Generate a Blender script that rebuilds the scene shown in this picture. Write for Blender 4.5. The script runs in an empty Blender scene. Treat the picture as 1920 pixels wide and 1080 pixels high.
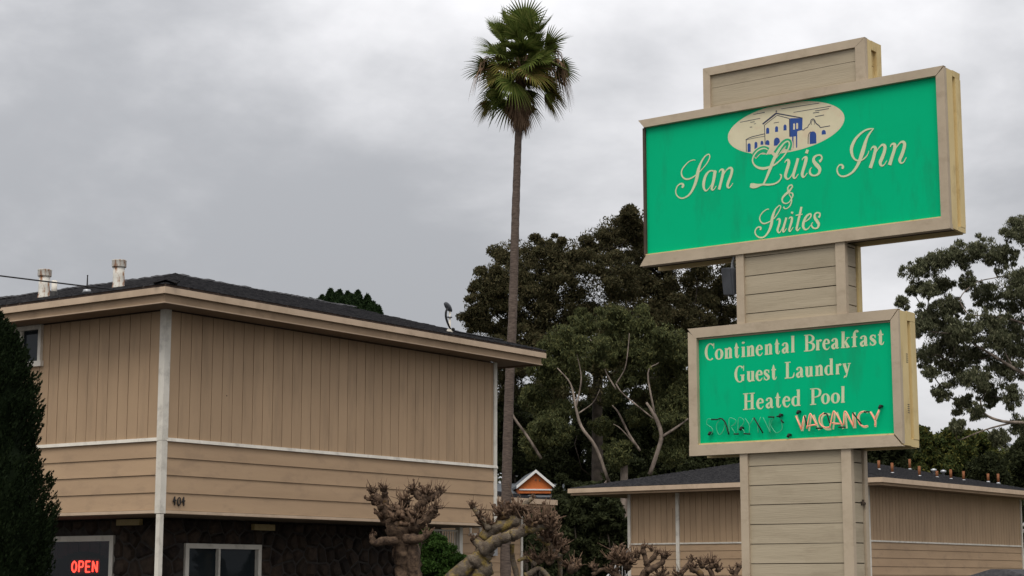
import bpy, math, random
import numpy as np
from mathutils import Vector, Matrix

random.seed(7)
RNG = np.random.default_rng(11)
SC = bpy.context.scene
COL = SC.collection
R = math.radians

# ------------------------------------------------------------------ camera
EYE = 1.6
FPX = 3420.0
PITCH = R(9.1)
cam_data = bpy.data.cameras.new('camera')
cam_data.sensor_width = 36.0
cam_data.lens = 36.0 * FPX / 1920.0
cam_data.clip_start = 0.1
cam_data.clip_end = 3000
cam = bpy.data.objects.new('camera', cam_data)
cam.location = (0, 0, EYE)
cam.rotation_euler = (R(90) + PITCH, 0, 0)
COL.objects.link(cam)
SC.camera = cam

# ------------------------------------------------------------------ sky
SUN_EL, SUN_AZ = R(58), R(188)          # azimuth clockwise from +Y
world = bpy.data.worlds.new('World')
SC.world = world
world.use_nodes = True
wn = world.node_tree
wn.nodes.clear()
def WN(t, **k):
    n = wn.nodes.new(t)
    for a, b in k.items():
        setattr(n, a, b)
    return n
w_out = WN('ShaderNodeOutputWorld')
w_bg = WN('ShaderNodeBackground')
w_bg.inputs['Strength'].default_value = 0.1
sky = WN('ShaderNodeTexSky', sky_type='NISHITA')
sky.sun_disc = False
sky.sun_elevation = SUN_EL
sky.sun_rotation = SUN_AZ
w_tc = WN('ShaderNodeTexCoord')
w_map = WN('ShaderNodeMapping')
w_map.inputs['Location'].default_value = (1.207, -7.18, -11.438)
w_map.inputs['Rotation'].default_value = (0, R(-8.41), 0)
w_map.inputs['Scale'].default_value = (1.25, 1.25, 2.6)
w_n1 = WN('ShaderNodeTexNoise')
w_n1.inputs['Scale'].default_value = 2.1
w_n1.inputs['Detail'].default_value = 7
w_n1.inputs['Roughness'].default_value = 0.54
w_n1.inputs['Distortion'].default_value = 0.15
w_ramp = WN('ShaderNodeValToRGB')
cr = w_ramp.color_ramp
cr.interpolation = 'EASE'
cr.elements[0].position = 0.37
cr.elements[0].color = (0.335, 0.341, 0.358, 1)
cr.elements[1].position = 0.66
cr.elements[1].color = (0.715, 0.709, 0.722, 1)
w_up = WN('ShaderNodeSeparateXYZ')
w_upr = WN('ShaderNodeMapRange')          # an overcast sky is brighter overhead
w_upr.inputs['From Min'].default_value = 0.0
w_upr.inputs['From Max'].default_value = 1.0
w_upr.inputs['To Min'].default_value = 8.7
w_upr.inputs['To Max'].default_value = 22.0
w_mul = WN('ShaderNodeVectorMath', operation='SCALE')
w_mix = WN('ShaderNodeMix', data_type='RGBA')
w_mix.inputs[0].default_value = 0.96      # cloud cover
L_ = wn.links.new
L_(w_tc.outputs['Generated'], w_map.inputs['Vector'])
L_(w_map.outputs['Vector'], w_n1.inputs['Vector'])
L_(w_n1.outputs['Fac'], w_ramp.inputs['Fac'])
L_(w_tc.outputs['Generated'], w_up.inputs[0])
L_(w_up.outputs['Z'], w_upr.inputs['Value'])
L_(w_ramp.outputs['Color'], w_mul.inputs[0])
L_(w_upr.outputs['Result'], w_mul.inputs['Scale'])
L_(sky.outputs['Color'], w_mix.inputs[6])
L_(w_mul.outputs['Vector'], w_mix.inputs[7])
L_(w_mix.outputs[2], w_bg.inputs['Color'])
L_(w_bg.outputs['Background'], w_out.inputs['Surface'])

# ------------------------------------------------------------------ sun behind the cloud
sun_data = bpy.data.lights.new('sun', 'SUN')
sun_data.energy = 1.5
sun_data.angle = R(40)
sun_data.color = (1.0, 0.95, 0.87)
sun = bpy.data.objects.new('sun', sun_data)
sd = Vector((math.sin(SUN_AZ) * math.cos(SUN_EL), math.cos(SUN_AZ) * math.cos(SUN_EL), math.sin(SUN_EL)))
sun.rotation_euler = sd.to_track_quat('Z', 'Y').to_euler()
COL.objects.link(sun)

# ------------------------------------------------------------------ exposure
SC.view_settings.view_transform = 'Standard'
SC.view_settings.look = 'None'
SC.view_settings.exposure = 0.28
SC.view_settings.gamma = 1.0
SC.view_settings.use_curve_mapping = False

# ================================================================== helpers
def at(px, py, Y):
    """the point of the place, Y metres away, that shows at pixel (px, py) of the 1920 px wide photograph"""
    x = (px - 960) / FPX
    v = -(py - 540) / FPX
    c, s = math.cos(PITCH), math.sin(PITCH)
    k = Y / (c - v * s)
    return Vector((x * k, Y, EYE + (s + v * c) * k))

def link(o, parent=None):
    COL.objects.link(o)
    if parent is not None:
        o.parent = parent
    return o

def empty(name, loc=(0, 0, 0), rz=0.0, label=None, cat=None, group=None, parent=None):
    o = bpy.data.objects.new(name, None)
    o.empty_display_size = 0.2
    o.location = loc
    o.rotation_euler = (0, 0, rz)
    link(o, parent)
    return tag(o, label, cat, group)

def tag(o, label=None, cat=None, group=None, kind=None):
    if label: o['label'] = label
    if cat: o['category'] = cat
    if group: o['group'] = group
    if kind: o['kind'] = kind
    return o

class MB:
    """collects faces of ONE piece, then builds it as one mesh object"""
    def __init__(s):
        s.v, s.f = [], []
    def add(s, vs, fs):
        b = len(s.v)
        s.v += [tuple(p) for p in vs]
        s.f += [tuple(i + b for i in f) for f in fs]
        return s
    def box(s, x0, x1, y0, y1, z0, z1, j=0.0):
        vs = [(x, y, z) for z in (z0, z1) for (x, y) in ((x0, y0), (x1, y0), (x1, y1), (x0, y1))]
        if j:
            vs = [(a + random.uniform(-j, j), b + random.uniform(-j, j), c + random.uniform(-j, j)) for a, b, c in vs]
        return s.add(vs, [(3, 2, 1, 0), (4, 5, 6, 7), (0, 1, 5, 4), (1, 2, 6, 5), (2, 3, 7, 6), (3, 0, 4, 7)])
    def hexa(s, vs):
        return s.add(vs, [(3, 2, 1, 0), (4, 5, 6, 7), (0, 1, 5, 4), (1, 2, 6, 5), (2, 3, 7, 6), (3, 0, 4, 7)])
    def prism(s, poly, d0, d1, axis='y'):
        n = len(poly)
        if axis == 'y':
            vs = [(a, d0, b) for a, b in poly] + [(a, d1, b) for a, b in poly]
        elif axis == 'x':
            vs = [(d0, a, b) for a, b in poly] + [(d1, a, b) for a, b in poly]
        else:
            vs = [(a, b, d0) for a, b in poly] + [(a, b, d1) for a, b in poly]
        fs = [tuple(range(n)), tuple(range(2 * n - 1, n - 1, -1))]
        fs += [(i, i + n, (i + 1) % n + n, (i + 1) % n) for i in range(n)]
        return s.add(vs, fs)
    def tube(s, pts, rad, sides=8, cap=True, lump=0.0):
        pts = [Vector(p) for p in pts]
        if not hasattr(rad, '__len__'):
            rad = [rad] * len(pts)
        b = len(s.v)
        up = Vector((0.13, 0.31, 0.94))
        for i, p in enumerate(pts):
            d = (pts[min(i + 1, len(pts) - 1)] - pts[max(i - 1, 0)])
            if d.length < 1e-9: d = Vector((0, 0, 1))
            d.normalize()
            a = d.cross(up)
            if a.length < 0.05: a = d.cross(Vector((1, 0.2, 0)))
            a.normalize()
            c = a.cross(d)
            for k in range(sides):
                t = 2 * math.pi * k / sides
                r = rad[i] * (1 + (random.uniform(-lump, lump) if lump else 0))
                s.v.append(tuple(p + a * (r * math.cos(t)) + c * (r * math.sin(t))))
        for i in range(len(pts) - 1):
            for k in range(sides):
                k2 = (k + 1) % sides
                s.f.append((b + i * sides + k, b + i * sides + k2, b + (i + 1) * sides + k2, b + (i + 1) * sides + k))
        if cap:
            s.f.append(tuple(b + k for k in range(sides))[::-1])
            s.f.append(tuple(b + (len(pts) - 1) * sides + k for k in range(sides)))
        return s
    def lathe(s, prof, c=(0, 0, 0), sides=16):
        b = len(s.v)
        for r, z in prof:
            for k in range(sides):
                t = 2 * math.pi * k / sides
                s.v.append((c[0] + r * math.cos(t), c[1] + r * math.sin(t), c[2] + z))
        for i in range(len(prof) - 1):
            for k in range(sides):
                k2 = (k + 1) % sides
                s.f.append((b + i * sides + k, b + i * sides + k2, b + (i + 1) * sides + k2, b + (i + 1) * sides + k))
        s.f.append(tuple(b + k for k in range(sides))[::-1])
        s.f.append(tuple(b + (len(prof) - 1) * sides + k for k in range(sides)))
        return s
    def blob(s, c, r, lump=0.2, seg=8, ring=6):
        c = Vector(c)
        if not hasattr(r, '__len__'): r = (r, r, r)
        b = len(s.v)
        for i in range(ring + 1):
            ph = math.pi * i / ring
            for k in range(seg):
                t = 2 * math.pi * k / seg
                q = 1 + random.uniform(-lump, lump)
                s.v.append((c.x + q * r[0] * math.sin(ph) * math.cos(t), c.y + q * r[1] * math.sin(ph) * math.sin(t), c.z + q * r[2] * math.cos(ph)))
        for i in range(ring):
            for k in range(seg):
                k2 = (k + 1) % seg
                s.f.append((b + i * seg + k, b + (i + 1) * seg + k, b + (i + 1) * seg + k2, b + i * seg + k2))
        return s
    def build(s, name, mat, parent=None, smooth=False, kind=None, loc=None):
        me = bpy.data.meshes.new(name)
        me.from_pydata(s.v, [], s.f)
        if smooth:
            me.polygons.foreach_set('use_smooth', [True] * len(me.polygons))
        me.materials.append(mat)
        me.update()
        o = bpy.data.objects.new(name, me)
        if loc is not None: o.location = loc
        link(o, parent)
        if kind: o['kind'] = kind
        return o

def quads_mesh(name, V, mat, parent=None, kind=None, smooth=False):
    """V: (n, 4, 3) array of loose quads, built as one mesh (leaf clouds)"""
    V = np.asarray(V, dtype=np.float32)
    n = len(V)
    me = bpy.data.meshes.new(name)
    me.vertices.add(n * 4)
    me.vertices.foreach_set('co', V.reshape(-1))
    me.loops.add(n * 4)
    me.loops.foreach_set('vertex_index', np.arange(n * 4, dtype=np.int32))
    me.polygons.add(n)
    me.polygons.foreach_set('loop_start', np.arange(0, n * 4, 4, dtype=np.int32))
    me.polygons.foreach_set('loop_total', np.full(n, 4, dtype=np.int32))
    me.materials.append(mat)
    me.update()
    me.validate()
    o = bpy.data.objects.new(name, me)
    link(o, parent)
    if kind: o['kind'] = kind
    return o

def spline(pts, k=6):
    """Catmull-Rom through the points (any dimension)"""
    P = [np.array(p, float) for p in pts]
    if len(P) < 3:
        return P
    out = []
    for i in range(len(P) - 1):
        a = P[i - 1] if i else 2 * P[0] - P[1]
        b, c = P[i], P[i + 1]
        d = P[i + 2] if i + 2 < len(P) else 2 * P[-1] - P[-2]
        for j in range(k):
            t = j / k
            out.append(0.5 * ((2 * b) + (c - a) * t + (2 * a - 5 * b + 4 * c - d) * t * t + (3 * b - a - 3 * c + d) * t ** 3))
    out.append(P[-1])
    return out

# ================================================================== materials
def material(name, c1, c2=None, scale=6.0, stretch=(1, 1, 1), rough=0.75, bump=0.0, bscale=None, contrast=(0.35, 0.65),
             objvar=0.0, stain=None, stain_amt=0.0, stain_scale=3.0, stain_stretch=(1, 1, 1), metal=0.0, spec=0.3, coords='Object', detail=5, stain_pos=(0.52, 0.66)):
    m = bpy.data.materials.new(name)
    m.use_nodes = True
    nt = m.node_tree
    b = nt.nodes['Principled BSDF']
    b.inputs['Roughness'].default_value = rough
    b.inputs['Metallic'].default_value = metal
    b.inputs['Specular IOR Level'].default_value = spec
    lk = nt.links.new
    geo = nt.nodes.new('ShaderNodeNewGeometry') if coords == 'World' else nt.nodes.new('ShaderNodeTexCoord')
    src = geo.outputs['Position'] if coords == 'World' else geo.outputs['Object']
    mp = nt.nodes.new('ShaderNodeMapping')
    mp.inputs['Scale'].default_value = stretch
    lk(src, mp.inputs['Vector'])
    nz = nt.nodes.new('ShaderNodeTexNoise')
    nz.inputs['Scale'].default_value = scale
    nz.inputs['Detail'].default_value = detail
    nz.inputs['Roughness'].default_value = 0.6
    lk(mp.outputs['Vector'], nz.inputs['Vector'])
    rp = nt.nodes.new('ShaderNodeValToRGB')
    rp.color_ramp.elements[0].position = contrast[0]
    rp.color_ramp.elements[1].position = contrast[1]
    rp.color_ramp.elements[0].color = (*c1, 1)
    rp.color_ramp.elements[1].color = (*(c2 or c1), 1)
    lk(nz.outputs['Fac'], rp.inputs['Fac'])
    colr = rp.outputs['Color']
    if stain is not None:
        mp2 = nt.nodes.new('ShaderNodeMapping')
        mp2.inputs['Scale'].default_value = stain_stretch
        lk(src, mp2.inputs['Vector'])
        n2 = nt.nodes.new('ShaderNodeTexNoise')
        n2.inputs['Scale'].default_value = stain_scale
        n2.inputs['Detail'].default_value = 6
        n2.inputs['Roughness'].default_value = 0.65
        lk(mp2.outputs['Vector'], n2.inputs['Vector'])
        r2 = nt.nodes.new('ShaderNodeMapRange')
        r2.inputs['From Min'].default_value = stain_pos[0]
        r2.inputs['From Max'].default_value = stain_pos[1]
        r2.inputs['To Max'].default_value = stain_amt
        lk(n2.outputs['Fac'], r2.inputs['Value'])
        mx = nt.nodes.new('ShaderNodeMix')
        mx.data_type = 'RGBA'
        lk(r2.outputs['Result'], mx.inputs[0])
        lk(colr, mx.inputs[6])
        mx.inputs[7].default_value = (*stain, 1)
        colr = mx.outputs[2]
    if objvar:
        oi = nt.nodes.new('ShaderNodeObjectInfo')
        mr = nt.nodes.new('ShaderNodeMapRange')
        mr.inputs['To Min'].default_value = 1 - objvar
        mr.inputs['To Max'].default_value = 1 + objvar
        lk(oi.outputs['Random'], mr.inputs['Value'])
        hs = nt.nodes.new('ShaderNodeHueSaturation')
        lk(mr.outputs['Result'], hs.inputs['Value'])
        lk(colr, hs.inputs['Color'])
        colr = hs.outputs['Color']
    lk(colr, b.inputs['Base Color'])
    if bump:
        n3 = nt.nodes.new('ShaderNodeTexNoise')
        n3.inputs['Scale'].default_value = bscale or scale * 4
        n3.inputs['Detail'].default_value = 6
        lk(mp.outputs['Vector'], n3.inputs['Vector'])
        bp = nt.nodes.new('ShaderNodeBump')
        bp.inputs['Strength'].default_value = bump
        bp.inputs['Distance'].default_value = 0.02
        lk(n3.outputs['Fac'], bp.inputs['Height'])
        lk(bp.outputs['Normal'], b.inputs['Normal'])
    return m

def leaf_material(name, cols, trans=0.25, rough=0.55):
    """cols: colours picked leaf by leaf"""
    m = bpy.data.materials.new(name)
    m.use_nodes = True
    nt = m.node_tree
    nt.nodes.clear()
    lk = nt.links.new
    out = nt.nodes.new('ShaderNodeOutputMaterial')
    geo = nt.nodes.new('ShaderNodeNewGeometry')
    rp = nt.nodes.new('ShaderNodeValToRGB')
    el = rp.color_ramp.elements
    el[0].position, el[1].position = 0.0, 1.0
    el[0].color = (*cols[0], 1)
    el[1].color = (*cols[-1], 1)
    for i, c in enumerate(cols[1:-1]):
        e = el.new((i + 1) / (len(cols) - 1))
        e.color = (*c, 1)
    lk(geo.outputs['Random Per Island'], rp.inputs['Fac'])
    p = nt.nodes.new('ShaderNodeBsdfPrincipled')
    p.inputs['Roughness'].default_value = rough
    p.inputs['Specular IOR Level'].default_value = 0.03
    lk(rp.outputs['Color'], p.inputs['Base Color'])
    tr = nt.nodes.new('ShaderNodeBsdfTranslucent')
    lk(rp.outputs['Color'], tr.inputs['Color'])
    mx = nt.nodes.new('ShaderNodeMixShader')
    mx.inputs[0].default_value = trans
    lk(p.outputs[0], mx.inputs[1])
    lk(tr.outputs[0], mx.inputs[2])
    lk(mx.outputs[0], out.inputs['Surface'])
    return m

def glass_material(name, tint=(0.02, 0.025, 0.028), clear=0.0):
    m = bpy.data.materials.new(name)
    m.use_nodes = True
    nt = m.node_tree
    nt.nodes.clear()
    lk = nt.links.new
    out = nt.nodes.new('ShaderNodeOutputMaterial')
    lw = nt.nodes.new('ShaderNodeLayerWeight')
    lw.inputs['Blend'].default_value = 0.5
    pw = nt.nodes.new('ShaderNodeMath'); pw.operation = 'POWER'; pw.inputs[1].default_value = 4.0
    fr = nt.nodes.new('ShaderNodeMapRange')
    fr.inputs['To Min'].default_value = 0.012
    fr.inputs['To Max'].default_value = 0.6
    lk(lw.outputs['Facing'], pw.inputs[0])
    lk(pw.outputs[0], fr.inputs['Value'])
    gl = nt.nodes.new('ShaderNodeBsdfGlossy')
    gl.inputs['Roughness'].default_value = 0.03
    gl.inputs['Color'].default_value = (0.9, 0.95, 1, 1)
    if clear:
        bs = nt.nodes.new('ShaderNodeBsdfTransparent')
        bs.inputs['Color'].default_value = (clear, clear, clear, 1)
    else:
        bs = nt.nodes.new('ShaderNodeBsdfDiffuse')
        bs.inputs['Color'].default_value = (*tint, 1)
    mx = nt.nodes.new('ShaderNodeMixShader')
    lk(fr.outputs[0], mx.inputs[0])
    lk(bs.outputs[0], mx.inputs[1])
    lk(gl.outputs[0], mx.inputs[2])
    lk(mx.outputs[0], out.inputs['Surface'])
    return m

def neon_material(name, col, strength, base=(0.8, 0.4, 0.3)):
    m = bpy.data.materials.new(name)
    m.use_nodes = True
    b = m.node_tree.nodes['Principled BSDF']
    b.inputs['Base Color'].default_value = (*base, 1)
    b.inputs['Roughness'].default_value = 0.2
    b.inputs['Emission Color'].default_value = (*col, 1)
    b.inputs['Emission Strength'].default_value = strength
    return m

SIDE1, SIDE2 = (0.40, 0.272, 0.166), (0.452, 0.31, 0.19)
M_siding = material('tan_siding_paint', SIDE1, SIDE2, 1.6, (1, 1, 0.35), 0.8, bump=0.08, bscale=40, objvar=0.035, coords='World', stain=(0.29, 0.20, 0.125), stain_amt=0.4, stain_scale=3.2, stain_stretch=(1.6, 1.6, 0.22))
M_lap = material('tan_lap_paint', SIDE1, SIDE2, 1.1, (0.5, 0.5, 3), 0.8, bump=0.06, bscale=30, objvar=0.03, coords='World', stain=(0.29, 0.20, 0.13), stain_amt=0.4, stain_scale=2.6, stain_stretch=(0.7, 0.7, 1.6))
M_core = material('dark_wall_core', (0.13, 0.09, 0.06), (0.17, 0.12, 0.08), 4, rough=0.9)
M_trim = material('white_trim_paint', (0.64, 0.595, 0.51), (0.74, 0.69, 0.60), 3, rough=0.6, bump=0.05, coords='World', stain=(0.35, 0.31, 0.26), stain_amt=0.45, stain_scale=4)
M_fascia = material('tan_fascia_paint', (0.50, 0.375, 0.26), (0.57, 0.43, 0.305), 2.0, rough=0.7, bump=0.06, coords='World', stain=(0.33, 0.24, 0.16), stain_amt=0.4, stain_scale=2.2)
M_frieze = material('brown_frieze_paint', (0.35, 0.24, 0.15), (0.41, 0.285, 0.18), 2.0, rough=0.75, coords='World', stain=(0.22, 0.15, 0.09), stain_amt=0.4, stain_scale=2.5)
M_soffit = material('shaded_tan_soffit', (0.16, 0.11, 0.07), (0.20, 0.14, 0.09), 2.5, rough=0.85, coords='World')  # tan paint, with the shade under eaves and overhang put into the colour
M_shingle = material('charcoal_shingle', (0.022, 0.022, 0.025), (0.06, 0.058, 0.06), 9, rough=0.92, bump=0.3, bscale=80, objvar=0.18, coords='World', spec=0.2)
M_underlay = material('dark_drip_edge', (0.05, 0.036, 0.028), (0.09, 0.06, 0.045), 5, rough=0.8, coords='World')
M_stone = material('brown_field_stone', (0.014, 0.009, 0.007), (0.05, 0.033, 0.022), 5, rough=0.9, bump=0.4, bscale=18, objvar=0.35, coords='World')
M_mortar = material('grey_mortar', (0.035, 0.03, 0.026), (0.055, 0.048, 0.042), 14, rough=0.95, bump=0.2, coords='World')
M_glass = glass_material('dark_window_glass')
M_clear = glass_material('clear_window_glass', clear=0.72)
M_black = material('black_paint', (0.012, 0.011, 0.010), (0.02, 0.018, 0.017), 8, rough=0.6)
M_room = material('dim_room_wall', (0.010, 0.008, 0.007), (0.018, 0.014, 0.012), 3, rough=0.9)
M_rust = material('rusting_white_pipe', (0.62, 0.59, 0.52), (0.72, 0.69, 0.62), 6, rough=0.7, bump=0.15, stain=(0.26, 0.10, 0.028), stain_amt=0.95, stain_scale=7.5, stain_stretch=(1.4, 1.4, 0.5), stain_pos=(0.47, 0.60))
M_orangepipe = material('rusty_orange_pipe', (0.17, 0.06, 0.022), (0.27, 0.10, 0.036), 9, rough=0.7)
M_metal = material('grey_galvanised', (0.35, 0.36, 0.37), (0.5, 0.51, 0.52), 10, rough=0.45, metal=0.6)
M_wire = material('black_cable', (0.02, 0.02, 0.022), None, 5, rough=0.6)
M_lampbox = material('yellowed_lamp_box', (0.30, 0.22, 0.09), (0.38, 0.29, 0.13), 7, rough=0.5)
# sign
M_sframe = material('tan_sign_frame_paint', (0.43, 0.345, 0.245), (0.505, 0.41, 0.295), 2.2, (1, 1, 1), 0.65, bump=0.08, bscale=26, objvar=0.03, stain=(0.31, 0.24, 0.16), stain_amt=0.35, stain_scale=5.0, stain_stretch=(1, 1, 1.6))
M_splank = material('tan_sign_plank_paint', (0.385, 0.32, 0.222), (0.445, 0.372, 0.262), 1.3, (0.4, 1, 6), 0.7, bump=0.15, bscale=14, objvar=0.045, stain=(0.28, 0.225, 0.15), stain_amt=0.4, stain_scale=2.4, stain_stretch=(0.6, 1, 2.2))
M_syellow = material('faded_yellow_sign_paint', (0.60, 0.46, 0.215), (0.69, 0.54, 0.27), 2.5, (1, 1, 0.4), 0.65, bump=0.1, bscale=20, objvar=0.03, stain=(0.40, 0.28, 0.12), stain_amt=0.6, stain_scale=4.5, stain_stretch=(1, 1, 0.5))
M_sdark = material('dark_core_shaded_underside', (0.05, 0.036, 0.026), (0.09, 0.065, 0.045), 4, rough=0.85)  # dark cores and metal; shade under the boxes is put into this brown
M_green = material('green_acrylic_face', (0.0, 0.46, 0.20), (0.0, 0.485, 0.215), 1.2, (1, 1, 1), 0.4, spec=0.05, stain=(0.006, 0.36, 0.16), stain_amt=0.85, stain_scale=2.4, stain_stretch=(1.2, 1, 0.28))
M_green2 = material('green_letter_backing', (0.0, 0.36, 0.15), (0.0, 0.42, 0.175), 6, rough=0.3)
M_cream = material('cream_vinyl_letter', (0.60, 0.66, 0.40), (0.66, 0.68, 0.43), 5, rough=0.4)
M_cream2 = material('cream_emblem_vinyl', (0.66, 0.595, 0.40), (0.72, 0.645, 0.44), 4, rough=0.4, stain=(0.66, 0.48, 0.32), stain_amt=0.45, stain_scale=6)
M_blue = material('blue_emblem_ink', (0.018, 0.06, 0.25), (0.025, 0.075, 0.29), 4, rough=0.4)
M_ink = material('dark_emblem_ink', (0.03, 0.038, 0.07), (0.045, 0.05, 0.085), 4, rough=0.4)
M_neon = neon_material('lit_orange_neon', (1.0, 0.22, 0.12), 0.22, (0.86, 0.36, 0.25))
M_tube = material('unlit_neon_glass', (0.02, 0.40, 0.19), (0.12, 0.52, 0.30), 8, rough=0.12, spec=0.8)
M_open = neon_material('lit_red_neon', (1.0, 0.035, 0.02), 7.0, (0.8, 0.1, 0.1))
M_flood = material('grey_floodlight_housing', (0.055, 0.058, 0.065), (0.085, 0.09, 0.10), 6, rough=0.5)
# far things
M_orange = material('orange_house_paint', (0.52, 0.135, 0.035), (0.60, 0.17, 0.045), 1.5, rough=0.8, stain=(0.28, 0.07, 0.03), stain_amt=0.6, stain_scale=2.5, coords='World')
M_farroof = material('blue_grey_roof', (0.075, 0.085, 0.095), (0.12, 0.13, 0.14), 3, rough=0.9, coords='World')
M_white = material('white_house_paint', (0.74, 0.73, 0.71), (0.8, 0.79, 0.77), 3, rough=0.7)
M_ground = material('worn_asphalt', (0.045, 0.045, 0.045), (0.065, 0.063, 0.06), 0.6, rough=0.95, bump=0.2, coords='World', stain=(0.06, 0.07, 0.03), stain_amt=0.5, stain_scale=0.05)
M_dirt = material('dry_grass_slope', (0.06, 0.065, 0.03), (0.11, 0.10, 0.055), 0.4, rough=0.95, coords='World')
# trees
M_bark_palm = material('grey_brown_palm_bark', (0.065, 0.047, 0.037), (0.15, 0.112, 0.09), 7, (1, 1, 5), 0.9, bump=0.5, bscale=9)
M_bark_euc = material('pale_eucalyptus_bark', (0.07, 0.052, 0.042), (0.36, 0.29, 0.235), 2.6, (1, 1, 0.5), 0.8, bump=0.25, coords='World')
M_bark_dark = material('dark_bark', (0.04, 0.032, 0.025), (0.09, 0.07, 0.055), 3, rough=0.9, bump=0.3, coords='World')
M_bark_pol = material('pollard_bark', (0.035, 0.021, 0.014), (0.15, 0.098, 0.062), 13, rough=0.9, bump=1.0, bscale=42, coords='World', stain=(0.22, 0.13, 0.035), stain_amt=0.6, stain_scale=4.0, stain_pos=(0.60, 0.70))
M_bark_lich = material('lichened_pollard_bark', (0.075, 0.055, 0.04), (0.21, 0.17, 0.125), 6, rough=0.9, bump=1.0, bscale=42, coords='World', stain=(0.34, 0.24, 0.05), stain_amt=0.7, stain_scale=5.0, stain_pos=(0.50, 0.62))
M_twig = material('red_brown_twig', (0.06, 0.033, 0.02), (0.19, 0.122, 0.076), 12, rough=0.85, coords='World')
M_leaf_dark = leaf_material('brown_green_eucalyptus_leaf', [(0.0311, 0.0309, 0.0161), (0.0636, 0.0618, 0.0292), (0.082, 0.0711, 0.035), (0.1061, 0.0865, 0.0437)])
M_leaf_green = leaf_material('olive_eucalyptus_leaf', [(0.0438, 0.0515, 0.024), (0.0729, 0.0829, 0.0361), (0.1021, 0.1115, 0.0451), (0.1459, 0.1401, 0.054)])
M_leaf_grey = leaf_material('grey_green_eucalyptus_leaf', [(0.0496, 0.0551, 0.0292), (0.0887, 0.0964, 0.0531), (0.1329, 0.1378, 0.0796), (0.1951, 0.1895, 0.1129)])
M_leaf_hedge = leaf_material('dark_hedge_leaf', [(0.0207, 0.0253, 0.0126), (0.0391, 0.046, 0.0207), (0.0575, 0.0644, 0.0276)])
M_leaf_mid = leaf_material('mid_green_leaf', [(0.0345, 0.0483, 0.0172), (0.0575, 0.0782, 0.0253), (0.0978, 0.1092, 0.0345), (0.1725, 0.1552, 0.0403)])
M_leaf_bush = leaf_material('fresh_green_shrub_leaf', [(0.022, 0.048, 0.012), (0.04, 0.08, 0.018), (0.06, 0.11, 0.025)])
M_leaf_cyp = leaf_material('dark_juniper_leaf', [(0.0072, 0.0126, 0.0054), (0.0135, 0.0216, 0.009), (0.0216, 0.0324, 0.0126)])
M_leaf_pine = leaf_material('dark_conifer_leaf', [(0.010, 0.020, 0.008), (0.020, 0.036, 0.014), (0.034, 0.055, 0.02)])
M_palm_green = leaf_material('green_palm_blade', [(0.066, 0.0935, 0.0198), (0.099, 0.1265, 0.0286), (0.1452, 0.1595, 0.044)], 0.2, 0.4)
M_palm_yellow = leaf_material('yellowing_palm_blade', [(0.12, 0.13, 0.03), (0.18, 0.155, 0.04), (0.17, 0.11, 0.045)], 0.2, 0.5)
M_palm_dead = leaf_material('dead_brown_palm_blade', [(0.11, 0.068, 0.042), (0.20, 0.13, 0.08), (0.30, 0.20, 0.13)], 0.1, 0.8)
M_petiole = material('palm_petiole', (0.12, 0.11, 0.04), (0.17, 0.11, 0.05), 6, rough=0.6)

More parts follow.
